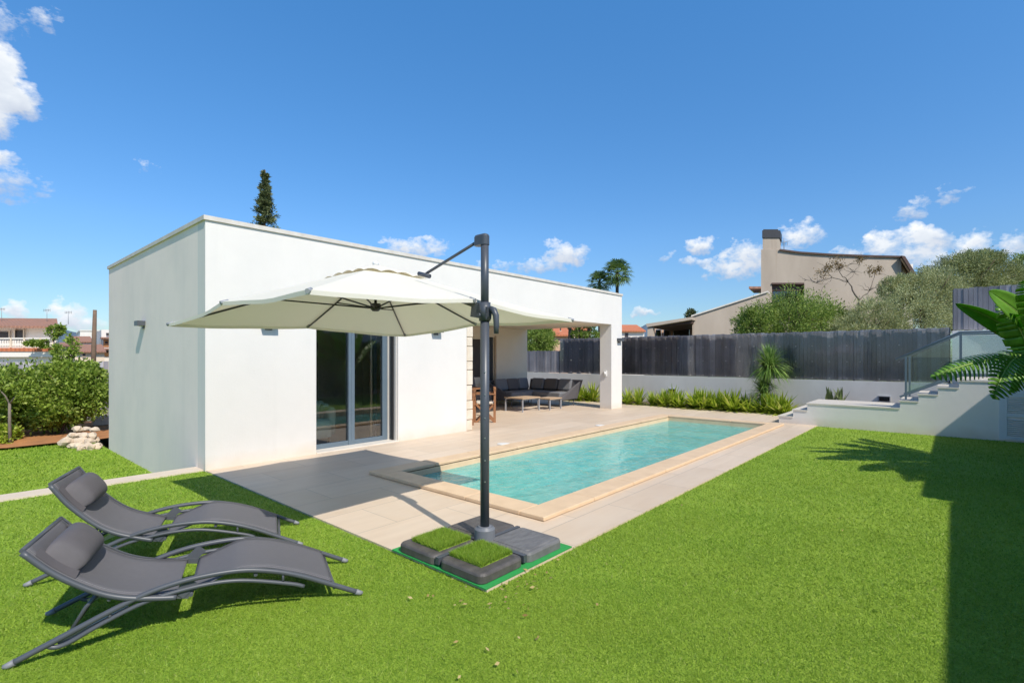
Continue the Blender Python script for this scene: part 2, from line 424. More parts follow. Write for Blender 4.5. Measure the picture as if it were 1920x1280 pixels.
M['bush']=leafmat('bush_leaf',(0.12,0.19,0.03),(0.34,0.46,0.085),0.4,third=(0.50,0.57,0.15),scale=0.9)
M['shrub']=leafmat('shrub_leaf',(0.13,0.21,0.022),(0.40,0.53,0.08),0.42,third=(0.58,0.66,0.18),scale=1.6)
M['conifer']=leafmat('conifer_needles',(0.06,0.09,0.035),(0.19,0.23,0.09),0.25,third=(0.32,0.32,0.15))
M['palm']=leafmat('palm_frond',(0.07,0.13,0.03),(0.22,0.33,0.09),0.35)
M['strap']=leafmat('strap_leaf',(0.22,0.35,0.025),(0.55,0.64,0.07),0.45,third=(0.82,0.76,0.24),scale=2.0)
M['yucca']=leafmat('fine_strap_leaf',(0.12,0.24,0.04),(0.32,0.47,0.11),0.35,third=(0.46,0.58,0.20),scale=2.0)
M['snake']=leafmat('sword_leaf',(0.14,0.20,0.06),(0.32,0.36,0.16),0.2)
M['dry_leaf']=leafmat('dry_leaf',(0.15,0.09,0.03),(0.30,0.20,0.06),0.3)
M['litter']=leafmat('fallen_leaf',(0.35,0.22,0.08),(0.62,0.50,0.24),0.2)
def banana():
    m,t,out=newmat('paddle_leaf')
    w=t.new('ShaderNodeTexCoord').outputs['UV']
    g=t.world()
    col=t.mix(t.ramp(t.noise(3.0,4,g),[(0.35,0.0),(0.7,1.0)]),(0.10,0.24,0.025),(0.19,0.37,0.045))
    br=t.ramp(t.noise(4.5,5,g),[(0.66,0.0),(0.74,0.8)])
    col=t.mix(br,col,(0.30,0.20,0.07))
    b=principled(t,None,col,0.35,spec=0.5,normal=t.bump(t.noise(30,2,g),0.2,0.004))
    tr=t.new('ShaderNodeBsdfTranslucent'); t.link(t.mix(1.0,col,(1.6,1.9,0.9),'MULTIPLY'),tr.inputs[0])
    mx=t.new('ShaderNodeMixShader'); mx.inputs[0].default_value=0.35
    t.link(b.outputs[0],mx.inputs[1]); t.link(tr.outputs[0],mx.inputs[2]); t.link(mx.outputs[0],out.inputs[0]); return m
M['banana']=banana()
M['midrib']=simple('leaf_midrib',(0.30,0.40,0.10),(0.24,0.34,0.08),8,0.5)

# ------------------------------------------------------------------ camera, world, sun
cam=bpy.data.cameras.new('camera'); cam.sensor_width=36; cam.lens=36*F/1920; cam.shift_y=(HZ-640)/1920
cam.clip_end=20000; cam.clip_start=0.05
co=bpy.data.objects.new('camera',cam); COL.objects.link(co); co.location=(0,0,CAMH)
co.rotation_euler=(R(90),0,-math.atan2(FX,FY)); scene.camera=co
EL=47.0; SA=(-0.26,-0.966); ce=math.cos(R(EL))
sv=Vector((SA[0]*ce,SA[1]*ce,math.sin(R(EL)))).normalized()
sun=bpy.data.lights.new('sun','SUN'); sun.energy=3.65; sun.angle=R(0.5); sun.color=(1.0,0.938,0.835)
so=bpy.data.objects.new('sun',sun); COL.objects.link(so); so.location=sv*60; so.rotation_euler=sv.to_track_quat('Z','Y').to_euler()
world=bpy.data.worlds.new('World'); scene.world=world; world.use_nodes=True
wt=NT(world.node_tree); world.node_tree.nodes.clear()
wo=wt.new('ShaderNodeOutputWorld'); bg=wt.new('ShaderNodeBackground'); bg.inputs[1].default_value=0.145
sky=wt.new('ShaderNodeTexSky'); sky.sky_type='NISHITA'; sky.sun_disc=False; sky.sun_elevation=R(EL)
sky.sun_rotation=math.atan2(SA[0],SA[1]); sky.altitude=50; sky.air_density=1.0; sky.dust_density=0.25; sky.ozone_density=2.2
hs=wt.new('ShaderNodeHueSaturation'); hs.inputs['Saturation'].default_value=1.30; hs.inputs['Value'].default_value=1.0
wt.link(sky.outputs[0],hs.inputs['Color'])
gen=wt.new('ShaderNodeTexCoord').outputs['Generated']
sp=wt.new('ShaderNodeSeparateXYZ'); wt.link(gen,sp.inputs[0])
az=wt.math('ARCTAN2',sp.outputs[0],sp.outputs[1]); el=wt.math('ARCSINE',sp.outputs[2])
mpn=wt.new('ShaderNodeMapping'); mpn.inputs['Scale'].default_value=(1,1,1.5); wt.link(gen,mpn.inputs[0])
cn=wt.math('ADD',wt.math('MULTIPLY',wt.noise(15,6,mpn.outputs[0],0.6),0.50),wt.math('MULTIPLY',wt.noise(52,9,mpn.outputs[0],0.62),0.50))
wx=wt.noise(30,3,mpn.outputs[0],0.6); mp2=wt.new('ShaderNodeMapping'); mp2.inputs['Location'].default_value=(3.1,7.7,1.3); wt.link(gen,mp2.inputs[0]); wy=wt.noise(30,3,mp2.outputs[0],0.6)
az=wt.math('ADD',az,wt.math('MULTIPLY',wt.math('SUBTRACT',wx,0.5),0.05)); elw=wt.math('ADD',el,wt.math('MULTIPLY',wt.math('SUBTRACT',wy,0.5),0.04)); cn2=wt.noise(7,5,mpn.outputs[0],0.6)
clouds=[(-12,125,62,60,1.5),(20,180,66,46,1.5),(-20,220,60,44,1.4),(4,297,44,20,1.0),(34,340,78,40,.62),(1620,470,60,14,.6),(960,500,60,12,.4),(80,38,40,26,.28),(0,40,25,30,.25),
 (770,466,66,24,.95),(812,462,36,22,.8),(730,474,40,12,.6),(1058,478,46,28,1),(1025,500,56,16,.7),(1310,461,32,17,.85),(1402,484,54,40,1),(1365,505,40,22,.8),
 (1500,442,52,26,.62),(1440,470,50,24,.6),(1318,490,34,10,.5),(1210,586,28,9,.7),(1715,392,26,20,.5),(1770,366,46,14,.45),
 (1655,462,52,28,1),(1735,452,62,32,1),(1690,485,90,28,1),(1828,462,46,28,.9),(1905,455,44,26,.8),(1800,490,120,24,.7),
 (128,592,38,26,.95),(165,605,60,20,.7),(32,584,24,15,.8),(285,318,30,14,.25),(1240,480,22,9,.35)]
field=None; hh=None
for (px,py,rx,ry,am) in clouds:
    lat=(px-960)/F; dx=lat*RX+FX; dy=lat*RY+FY; hz=math.hypot(lat,1)
    a0=math.atan2(dx,dy); e0=math.atan2((HZ-py)/F,hz)
    ra=rx/F/(1+lat*lat); re=ry/F/hz*math.cos(e0)
    u=wt.math('MULTIPLY',wt.math('SUBTRACT',az,a0),1/ra); v=wt.math('MULTIPLY',wt.math('SUBTRACT',elw,e0),1/re)
    q=wt.math('ADD',wt.math('MULTIPLY',u,u),wt.math('MULTIPLY',v,v))
    fld=wt.math('MAXIMUM',wt.math('MULTIPLY',wt.math('SUBTRACT',1.0,q),am),-1.2)
    wgt=wt.math('POWER',wt.math('MAXIMUM',wt.math('ADD',fld,0.8),0.0001),3.0); wv_=wt.math('MULTIPLY',wgt,v)
    if field is None: field=fld; hn=wv_; hd=wgt
    else: field=wt.math('MAXIMUM',fld,field); hn=wt.math('ADD',hn,wv_); hd=wt.math('ADD',hd,wgt)
hh=wt.math('DIVIDE',hn,hd)
dn=wt.math('ADD',field,wt.math('MULTIPLY',wt.math('SUBTRACT',cn,0.51),4.6))
dens=wt.ramp(dn,[(0.0,0.0),(0.30,0.35),(0.95,1.0)])
shade=wt.math('ADD',wt.math('MULTIPLY',hh,0.38),wt.math('ADD',wt.math('MULTIPLY',cn2,0.55),wt.math('MULTIPLY',cn,0.5)))
ccol=wt.ramp(shade,[(0.22,(2.6,3.0,3.8)),(0.62,(4.3,4.6,5.0)),(0.88,(5.6,5.7,5.8))])
hf=wt.ramp(el,[(0.0,(0.38,0.46,0.56)),(0.22,(0.78,0.80,0.86)),(0.5,(1.06,1.06,1.06)),(0.66,(1.18,1.20,1.18)),(0.98,(0.52,0.52,0.50))])  # top stop darkens the unseen zenith to weaken sky fill in shade
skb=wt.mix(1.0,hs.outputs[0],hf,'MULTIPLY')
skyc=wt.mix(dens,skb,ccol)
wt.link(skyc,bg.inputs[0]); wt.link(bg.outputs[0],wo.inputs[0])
vs=scene.view_settings; vs.view_transform='Standard'; vs.look='None'; vs.gamma=1.0; vs.exposure=0.4; vs.use_curve_mapping=False
scene.cycles.max_bounces=10; scene.cycles.transparent_max_bounces=16
scene.cycles.use_denoising=True

# ------------------------------------------------------------------ setting
def struct(mb,name,mat): return tag(mb.build(name,mat),kind='structure')
mb=MB(); mb.rect(-4000,4000,-4000,4000,-0.75); struct(mb,'terrain',M['terrain'])
# hills
mb=MB()
for (pxa,pxb,tops) in ((-60,260,[40,62,66,60,52,38,26,20]),(1120,1330,[14,30,44,60,50,58,40,22])):
    n=len(tops)
    rowA=[];rowB=[];rowC=[]
    for i,tp in enumerate(tops):
        px=pxa+(pxb-pxa)*i/(n-1)
        rowA.append(PD(px,HZ+2,3000)); rowB.append(PD(px,HZ-tp,3300)); rowC.append(PD(px,HZ+2,3900))
    fine=[]
    for row in (rowA,rowB,rowC):
        rr=[]
        for i in range(n-1):
            for k in range(6):
                f=k/6; p=Vector(row[i]).lerp(Vector(row[i+1]),f)
                if row is rowB: p.z+=random.uniform(-4,4)
                rr.append(p)
        rr.append(Vector(row[-1])); fine.append(rr)
    mb.grid(fine)
struct(mb,'hills',M['hill'])
# paving sheet
mb=MB()
for (x0,x1,y0,y1) in ((2.41,3.78,2.34,7.68),(3.78,12.60,2.34,2.93),(3.78,12.60,5.79,7.68),(12.60,13.10,2.34,7.68),(13.10,15.0,2.2,7.68),(7.3,13.85,7.68,11.45),(13.85,15.0,7.68,15)):
    mb.rect(x0,x1,y0,y1,0.0)
mb.quad((2.41,7.68,0),(2.41,2.34,0),(2.41,2.34,-0.1),(2.41,7.68,-0.1)); mb.quad((2.41,2.34,0),(13.1,2.34,0),(13.1,2.34,-0.1),(2.41,2.34,-0.1))
struct(mb,'patio',M['paving'])
# lawns
mb=MB(); LZ=-0.018
for (x0,x1,y0,y1) in ((-9,2.41,-9,7.75),(2.41,13.10,-9,2.34)): mb.rect(x0,x1,y0,y1,LZ)
struct(mb,'lawn',M['turf_base'])
mb=MB(); mb.rect(-14,2.4,8.05,16.6,-0.42); struct(mb,'lower_lawn',M['turf_base'])
mb=MB(); mb.box(-14,2.398,7.75,8.05,-0.7,0.004); struct(mb,'path',M['concrete'])
mb=MB()
Pp=[[(x,y,-0.42+0.10*math.sin((y-14.0)/6*math.pi)+random.uniform(0,0.05)) for y in np.linspace(15.0,20,14)] for x in np.linspace(-14,7,60)]
mb.grid(Pp); struct(mb,'soil',M['earth'])
mb=MB(); mb.rect(15.0,16.35,2.55,20,-0.02); mb.rect(14.5,16.35,0.85,2.55,0.30); struct(mb,'planting_bed',M['bed_soil'])

# grass blades
def blades(regions):
    out=[]
    for (n_m2,dmin,dmax,w,h,boxes,zb) in regions:
        for (x0,x1,y0,y1) in boxes:
            n=int((x1-x0)*(y1-y0)*n_m2)
            while n>0:
                k=min(n,400000); n-=k
                x=rng.uniform(x0,x1,k); y=rng.uniform(y0,y1,k)
                d=np.hypot(x,y); fw=x*FX+y*FY; lt=x*RX+y*RY
                keep=(d>=dmin)&(d<dmax)&(fw>0.5)&(np.abs(lt)<fw*1.22+0.4)
                x=x[keep]; y=y[keep]; m=len(x)
                if m==0: continue
                a=rng.uniform(0,2*math.pi,m); ln=rng.normal(0,0.95,(m,2))
                hh_=h*rng.uniform(0.6,1.2,m); ww=w*rng.uniform(0.7,1.3,m)
                b=np.stack([x,y,np.full(m,zb)],1); s=np.stack([np.cos(a),np.sin(a),np.zeros(m)],1)*ww[:,None]/2
                tip=b+np.stack([ln[:,0]*hh_,ln[:,1]*hh_,hh_],1)
                out.append(np.stack([b-s,b+s,tip],1).reshape(-1,3))
    return np.concatenate(out)
LB=[(-2.5,2.41,-3,7.75),(2.41,13.1,-2.6,2.34)]
v=blades([(20000,1.0,3.6,0.0031,0.017,LB,LZ),(8500,3.6,5.6,0.005,0.020,LB,LZ),(3400,5.6,9.0,0.008,0.020,LB,LZ),(1200,9.0,16,0.012,0.020,LB,LZ)])
tag(np_mesh('grass',v,3,M['turf']),'short bright green artificial turf pile covering the upper lawn','grass',kind='stuff')
v=blades([(900,7.0,18.5,0.016,0.035,[(-12,2.38,8.07,16.4)],-0.42)])
tag(np_mesh('grass',v,3,M['turf']),'short green turf pile on the sunken lawn left of the white pool house','grass',kind='stuff')

# ------------------------------------------------------------------ pool
pool=thing('swimming_pool','long rectangular swimming pool with sandy stone coping set in the beige patio','swimming pool',(8.2,4.36,0))
X0,X1,Y0,Y1=3.75,12.63,2.90,5.82; W=0.30; CT=0.045
mb=MB(); ov=0.02
def copstrip(mb,x0,x1,y0,y1,along):
    L=(x1-x0) if along=='x' else (y1-y0); n=max(1,round(L/0.9))
    for i in range(n):
        g=0.003
        if along=='x': a=x0+L*i/n; b=x0+L*(i+1)/n; mb.box(a+g,b-g,y0,y1,0.004,CT)
        else: a=y0+L*i/n; b=y0+L*(i+1)/n; mb.box(x0,x1,a+g,b-g,0.004,CT)
copstrip(mb,X0,X1,Y0,Y0+W,'x'); copstrip(mb,X0,X1,Y1-W,Y1,'x'); copstrip(mb,X0,X0+W,Y0+W,Y1-W,'y'); copstrip(mb,X1-W,X1,Y0+W,Y1-W,'y')
cp=mb.build('coping',M['coping'],pool)
bv=cp.modifiers.new('bevel','BEVEL'); bv.width=0.008; bv.segments=2
xi0,xi1,yi0,yi1=X0+W+ov,X1-W-ov,Y0+W+ov,Y1-W-ov; ZB=-1.05
mb=MB()
mb.quad((xi0,yi0,ZB),(xi1,yi0,ZB),(xi1,yi1,ZB),(xi0,yi1,ZB))
for (a,b) in (((xi0,yi0),(xi1,yi0)),((xi1,yi0),(xi1,yi1)),((xi1,yi1),(xi0,yi1)),((xi0,yi1),(xi0,yi0))):
    mb.quad((a[0],a[1],ZB),(a[0],a[1],-0.11),(b[0],b[1],-0.11),(b[0],b[1],ZB))
mb.build('basin',M['liner'],pool)
mb=MB()
for (a,b) in (((xi0,yi0),(xi1,yi0)),((xi1,yi0),(xi1,yi1)),((xi1,yi1),(xi0,yi1)),((xi0,yi1),(xi0,yi0))):
    mb.quad((a[0],a[1],-0.11),(a[0],a[1],0.0035),(b[0],b[1],0.0035),(b[0],b[1],-0.11))
mb.build('waterline_band',M['coping'],pool)
mb=MB(); mb.box(xi1-0.75,xi1-0.01,yi0+0.01,yi1-0.01,ZB+.01,-0.30); mb.box(xi1-1.15,xi1-0.752,yi0+0.01,yi1-0.01,ZB+.01,-0.55); mb.box(xi1-1.5,xi1-1.152,yi0+0.01,yi1-0.01,ZB+.01,-0.85)
mb.build('pool_step',M['pool_step'],pool)
mb=MB(); mb.rect(xi0+.001,xi1-.001,yi0+.001,yi1-.001,-0.075); struct(mb,'water',M['water'])
for (x,y,lab) in ((6.62,6.02,'round white skimmer lid in the patio, nearer one, behind the parasol mast'),(9.85,6.0,'round white skimmer lid in the patio, farther one, near the porch pillar')):
    mb=MB(); mb.cyl(x,y,0.003,0.012,0.115,28); mb.cyl(x,y,0.0122,0.017,0.09,28)
    tag(mb.build('skimmer_lid',M['white_plastic']),lab,'skimmer lid','skimmer lids beside the pool')

# ------------------------------------------------------------------ pool house
HX0,HX1,HY0,HY1=2.40,13.85,7.68,13.58; ZW=3.42
house=thing('pool_house','white flat roofed pool house with sliding glass door and open porch beside the pool','house',(8.1,10.6,0))
DX0,DX1,DZ=3.99,5.57,2.32
mb=MB()
mb.box(HX0,DX0,HY0,HY0+.3,-0.7,ZW); mb.box(DX0,DX1,HY0,HY0+.3,DZ,ZW); mb.box(DX1,7.30,HY0,HY0+.3,-0.05,ZW); mb.box(DX0,DX1,HY0+0.02,HY0+.3,-0.3,-0.002)
mb.box(7.30,HX1,HY0,HY0+.39,2.52,ZW)
mb.build('wall',M['stucco'],house)
mb=MB(); mb.box(HX0,HX0+.3,HY0+.3,HY1,-0.9,ZW); mb.box(HX0+.3,HX1,HY1-.3,HY1,-0.9,ZW); mb.box(HX1-.3,HX1,11.75,HY1-.3,-0.5,ZW); mb.box(HX1-.3,HX1,HY0+.39,11.45,2.78,ZW); mb.box(HX1-.3,HX1,11.45,11.75,2.56,ZW)
mb.build('wall',M['stucco_shade_lifted'],house)
mb=MB(); mb.box(13.22,HX1,HY0,HY0+.39,0.0,2.52); mb.build('pillar',M['stucco'],house)
# porch inside: back wall with opening for dark door
mb=MB(); mb.box(7.45,9.2,11.45,11.75,0.0,2.52); mb.box(12.15,HX1,11.45,11.75,0,2.52); mb.box(9.2,12.15,11.45,11.75,2.2,2.52); mb.box(7.15,7.45,HY0+.45,11.75,0,2.52)
mb.build('porch_wall',M['soffit'],house)
mb=MB(); mb.box(7.15,HX1-.002,HY0+.392,11.45,2.522,2.776); mb.build('ceiling',M['soffit'],house)
mb=MB(); mb.box(HX0+.3,HX1-.3,HY0+.4,HY1-.3,3.0,3.12); mb.build('roof',M['concrete'],house)
mb=MB(); o=0.027
mb.box(HX0-o,HX1+o,HY0-o,HY0+.34,ZW,ZW+.06); mb.box(HX0-o,HX0+.34,HY0+.34,HY1+o,ZW,ZW+.06); mb.box(HX1-.34,HX1+o,HY0+.34,HY1+o,ZW,ZW+.06); mb.box(HX0+.34,HX1-.34,HY1-.34,HY1+o,ZW,ZW+.06)
mb.build('parapet_cap',M['coping_trim'],house)
# stone end of the front wall
mb=MB(); z=0.0
while z<2.5:
    h=min(random.uniform(0.17,0.33),2.515-z)
    if 2.515-z-h<0.1: h=2.515-z
    j=random.uniform(0,0.018); j2=random.uniform(0,0.02)
    mb.box(7.302,7.45+j2,HY0-0.006-j,HY0+.44,z+.006,z+h-.006); z+=h
st=mb.build('stone_cladding',M['stone'],house); b=st.modifiers.new('bevel','BEVEL'); b.width=0.012; b.segments=2
# room inside
mb=MB(); mb.rect(HX0+.3,7.15,HY0+.3,HY1-.3,0.004); mb.build('floor',M['paving'],house)
mb=MB(); mb.box(HX0+.3,7.15,HY0+.3,HY1-.3,2.6,2.7); mb.box(HX0+.302,7.149,11.2,11.3,0.01,2.6); mb.box(7.05,7.149,HY0+.3,11.2,0.01,2.6); mb.build('partition',M['soffit'],house)
# sliding door
GY=HY0+.27
mb=MB()
def vbar(mb,x0,x1,y0=GY-.03,y1=GY+.03,z0=0.02,z1=DZ): mb.box(x0,x1,y0,y1,z0,z1)
vbar(mb,DX0,DX0+.06); vbar(mb,4.70,4.815,GY-.045,GY+.05); vbar(mb,5.40,5.50)
mb.box(DX0+.06,4.70,GY-.03,GY+.03,0.02,0.10); mb.box(4.815,5.40,GY-.03,GY+.03,0.02,0.10)
mb.box(DX0+.06,4.70,GY-.03,GY+.03,DZ-.08,DZ); mb.box(4.815,5.40,GY-.03,GY+.03,DZ-.08,DZ)
mb.box(4.752,4.764,GY-.05,GY-.0455,0.1,DZ-.1)
dr=mb.build('sliding_door',M['frame_blue'],house)
mb=MB(); mb.box(DX0+.06,4.70,GY-.006,GY+.006,0.10,DZ-.08); mb.build('pane',M['glass'],dr)
mb=MB(); mb.box(4.815,5.40,GY-.006,GY+.006,0.10,DZ-.08); mb.build('pane',M['glass'],dr)
mb=MB(); mb.box(5.20,5.24,GY+.06,GY+.10,0.05,DZ-.05); mb.build('inner_stile',M['teak_pale'],dr)
mb=MB(); mb.box(5.26,5.34,GY+.06,GY+.11,0.05,DZ-.05); mb.build('inner_stile',M['rib'],dr)
mb=MB(); mb.box(5.502,5.568,GY-.04,GY+.03,0.02,DZ); mb.box(5.535,5.568,HY0+.03,HY0+.085,0.0,DZ); mb.build('shutter_track',M['track'],house)
mb=MB(); mb.box(5.52,5.566,HY0+.10,HY0+.17,0.0,DZ); mb.build('shutter_track',M['rib'],house)
mb=MB(); mb.box(DX0-.0,DX1+.0,HY0-.03,HY0+.235,0.002,0.022); mb.build('threshold',M['threshold'],house)
# dark porch door at the back
mb=MB()
for x in (9.2,10.65,12.07): mb.box(x,x+.08,11.50,11.56,0.0,2.2)
mb.box(9.28,10.65,11.50,11.56,2.12,2.2); mb.box(10.73,12.07,11.50,11.56,2.12,2.2); mb.box(9.28,10.65,11.50,11.56,0,0.9); mb.box(10.73,12.07,11.50,11.56,0,0.9)
pdr=mb.build('porch_door',M['soffit'],house)
mb=MB(); mb.box(9.28,10.65,11.52,11.535,0.9,2.12); mb.build('pane',M['dark_open'],pdr)
mb=MB(); mb.box(10.73,12.07,11.52,11.535,0.9,2.12); mb.build('pane',M['dark_open'],pdr)
mb=MB(); mb.box(11.72,12.07,11.44,11.498,0.0,2.2); mb.build('door_leaf',M['rib'],pdr)
mb=MB(); mb.box(12.15,12.21,11.42,11.449,0,2.25); mb.build('door_trim',M['teak_pale'],house)
# socket on the pillar
mb=MB(); mb.box(13.185,13.219,7.83,7.93,0.98,1.14); mb.cyl(13.18,7.88,1.02,1.10,0.03,10)
tag(mb.build('wall_socket',M['white_plastic']),'small white socket box on the inner side of the porch pillar','socket')
# wall lamps
def wall_lamp(label,loc,rz):
    t=thing('wall_lamp',label,'wall lamp',loc,'grey box wall lamps on the pool house')
    mb=MB(); L=Vector(loc)
    mb.box(L.x-.115,L.x+.115,L.y-.118,L.y-.004,L.z+.0,L.z+.085)
    mb.box(L.x-.05,L.x+.05,L.y-.018,L.y-.002,L.z-.05,L.z+.0)
    mb.build('housing',M['anthracite'],t)
    mb=MB(); mb.box(L.x-.05,L.x+.05,L.y-.06,L.y-.02,L.z-.008,L.z-.001); mb.build('diffuser',M['white_plastic'],t)
    t.rotation_euler=(0,0,rz); return t
wall_lamp('grey box wall lamp on the shaded end wall, casting a long streak of shadow',(HX0,10.8,2.10),R(-90))
wall_lamp('grey box wall lamp left of the glass door, just under the parasol edge',(3.24,HY0,2.0),0)
wall_lamp('grey box wall lamp between the glass door and the stone edged wall end',(6.46,HY0,2.03),0)
wall_lamp('grey box wall lamp on the front of the porch pillar',(13.66,HY0,2.03),0)
# armchair inside the room
ac=thing('armchair','pale green upholstered armchair behind the left glass door pane','armchair',(4.30,8.6,0))
mb=MB(); mb.rounded(3.98,4.62,8.28,8.95,0.14,0.44,0.08,0.05); mb.build('seat',M['armchair'],ac)
mb=MB()
for i in range(13):
    a=R(-20+220*i/12); x=4.31+.40*math.cos(a); y=8.62+.36*math.sin(a); hgt=0.64+0.18*max(0,math.sin(a))
    mb.tube([(x,y,0.16),(x*1.0,y,hgt-.06),(x,y,hgt)],[0.085,0.09,0.06],10)
mb.build('backrest',M['armchair'],ac)
for sx in (-.27,.27):
    for sy in (-.24,.28):
        mb=MB(); mb.cyl(4.31+sx,8.60+sy,0.005,0.15,0.02,8); mb.build('leg',M['teak'],ac)

# ------------------------------------------------------------------ parasol
MX,MY=2.915,2.855
par=thing('cantilever_parasol','large ecru cantilever parasol on a grey mast with four ballast slabs','parasol',(MX,MY,0))
SC=(2.87,2.85)
# ballast
mat_mb=MB(); mat_mb.box(2.396,3.40,2.338,3.385,0.003,0.012)
tag(mat_mb.build('ground_mat',M['mat_green']),'bright green mat under the parasol ballast at the patio corner','mat')
g=0.022; hs_=0.445
for (sx,sy,mk) in ((-1,1,'slab'),(-1,-1,'slab'),(1,1,'slab'),(1,-1,'slab_grey')):
    cx=SC[0]+sx*(g+hs_/2); cy=SC[1]+sy*(g+hs_/2)
    mb=MB(); mb.rounded(cx-hs_/2,cx+hs_/2,cy-hs_/2,cy+hs_/2,0.014,0.086,0.055,0.020)
    if mk=='slab_grey' or sx==1: mb.rounded(cx-hs_/2+.03,cx+hs_/2-.03,cy-hs_/2+.03,cy+hs_/2-.03,0.084,0.095,0.04,0.01)
    sb=mb.build('ballast_slab',M[mk],par)
    if mk=='slab_grey': sb['label']='dusty grey wrinkled ballast slab'
    bvm=sb.modifiers.new('bevel','BEVEL'); bvm.width=0.006; bvm.segments=2
    if sx==-1:
        hw=0.165; ox=cx+0.028; oy=cy-0.012*sy+ (0.02 if sy<0 else 0.0)
        m2=MB(); m2.box(ox-hw,ox+hw,oy-hw,oy+hw,0.080,0.092)
        tp=m2.build('turf_pad',M['turf_base'],par)
        n=16000; x=rng.uniform(ox-hw,ox+hw,n); y=rng.uniform(oy-hw,oy+hw,n); a=rng.uniform(0,6.28,n); ln=rng.normal(0,0.45,(n,2)); h=0.034*rng.uniform(.6,1.15,n)
        b0=np.stack([x,y,np.full(n,0.091)],1); s_=np.stack([np.cos(a),np.sin(a),0*a],1)*0.0022
        v=np.stack([b0-s_,b0+s_,b0+np.stack([ln[:,0]*h,ln[:,1]*h,h],1)],1).reshape(-1,3)
        gp=np_mesh('grass_pile',v,3,M['turf'],tp); gp['kind']='stuff'
mb=MB(); mb.box(SC[0]-.46,SC[0]+.46,SC[1]-.018,SC[1]+.018,0.03,0.082); mb.box(SC[0]-.018,SC[0]+.018,SC[1]-.46,SC[1]-.0185,0.03,0.082); mb.box(SC[0]-.018,SC[0]+.018,SC[1]+.0185,SC[1]+.46,0.03,0.082)
mb.build('cross_base',M['mast'],par)
mb=MB(); mb.tube([(MX,MY,0.08),(MX,MY,0.165)],[0.086,0.083],28,False); mb.tube([(MX,MY,0.165),(MX,MY,0.185)],[0.083,0.066],28,False); mb.tube([(MX,MY,0.185),(MX,MY,0.187)],[0.066,0.042],28); mb.build('collar',M['collar'],par)
mb=MB(); mb.tube([(MX,MY,0.1),(MX,MY,1.9)],0.0365,24); mb.tube([(MX,MY,1.9005),(MX,MY,2.46)],0.0325,24)
mb.build('mast',M['mast'],par)
for z in (0.55,0.72,0.9,1.06,1.25,1.43):
    mb=MB(); mb.tube([(MX-.024,MY-.026,z),(MX-.029,MY-.031,z)],0.006,8); mb.build('screw',M['steel'],par)
mb=MB(); mb.rounded(MX-.037,MX+.037,MY-.037,MY+.105,2.455,2.545,0.035,0.02); mb.build('mast_head',M['mast'],par)
CX,CY=2.87,4.33; AP=2.46
half=1.40
rim={}
pts8=[(-1,-1,1.957),(0,-1,2.02),(1,-1,1.935),(1,0,1.955),(1,1,1.86),(0,1,1.915),(-1,1,1.875),(-1,0,1.985)]
RIM=[Vector((CX+half*a,CY+half*b,z)) for a,b,z in pts8]
apex=Vector((CX,CY,AP))
def ribp(i,f):
    p=apex.lerp(RIM[i%8],f); p.z-=0.012*math.sin(math.pi*f); return p
mb=MB(); NR=14; NS=8
for i in range(8):
    P=[]
    for r_ in range(NR+1):
        f=0.05+0.95*r_/NR; row=[]
        for s_ in range(NS+1):
            u=s_/NS; p=ribp(i,f).lerp(ribp(i+1,f),u)
            p.z-=0.016*f*math.sin(math.pi*u)*(0.5+0.5*f)
            inn=(apex-p); inn.z=0
            if f>0.6: p+=inn.normalized()*0.03*math.sin(math.pi*u)*((f-.6)/.4)**2
            p.z+=0.005*math.sin(9*u+5*f+i)*f*math.sin(math.pi*u)
            row.append(p)
        P.append(row)
    mb.grid(P)
    # hem valance
    row1=P[-1]; row2=[p+Vector((0,0,-0.03)) for p in row1]; mb.grid([row1,row2])
cano=mb.build('canopy',M['canopy'],par)
# vent cap
mb=MB()
for i in range(8):
    P=[]
    for r_ in range(5):
        f=0.0+0.26*r_/4; row=[]
        for s_ in range(NS+1):
            u=s_/NS; p=ribp(i,f).lerp(ribp(i+1,f),u); p.z+=0.010+0.020*(f/0.26)*abs(math.sin(math.pi*u*2))
            row.append(p)
        P.append(row)
    mb.grid(P)
mb.build('vent_cap',M['canopy'],cano)
mb=MB(); mb.tube([(CX,CY,AP+.0),(CX,CY,AP+.03),(CX,CY,AP+.04)],[0.03,0.03,0.012],14); mb.build('finial',M['white_plastic'],par)
HUB=Vector((CX,CY,2.03))
mb=MB(); mb.tube([HUB+Vector((0,0,-.025)),HUB+Vector((0,0,.0)),HUB+Vector((0,0,.05))],[0.03,0.055,0.05],16); mb.tube([HUB,apex+Vector((0,0,-.01))],0.014,10); mb.tube([(CX,CY,AP-.08),(CX,CY,AP-.02)],0.05,16); mb.build('hub',M['rib'],par)
for i in range(8):
    mb=MB(); pp=[ribp(i,f)+Vector((0,0,-.018-.0*f)) for f in (0.03,0.2,0.4,0.6,0.8,0.995)]
    mb.tube(pp,0.0095,6); rb=mb.build('rib',M['rib'],par)
    mb=MB(); mb.tube([HUB+(ribp(i,.5)-HUB)*0.06,ribp(i,.52)+Vector((0,0,-.025))],0.008,6); mb.build('strut',M['rib'],rb)
    mb=MB(); e=RIM[i]; d=(e-apex).normalized(); mb.tube([e-d*.05+Vector((0,0,-.008)),e+d*.012+Vector((0,0,-.008))],0.016,8); mb.build('corner_pocket',M['grey_plastic'],rb)
ATT=Vector((2.875,3.575,2.275))
mb=MB(); mb.tube([(MX,MY+.08,2.495),ATT+Vector((0,-.03,.02))],0.0128,10); mb.build('support_rod',M['mast'],par)
mb=MB(); mb.tube([ATT+Vector((0,-.075,-.01)),ATT+Vector((0,.075,.03))],0.020,10); mb.build('rod_bracket',M['mast'],par)
CL=Vector((MX,MY+.02,1.93))
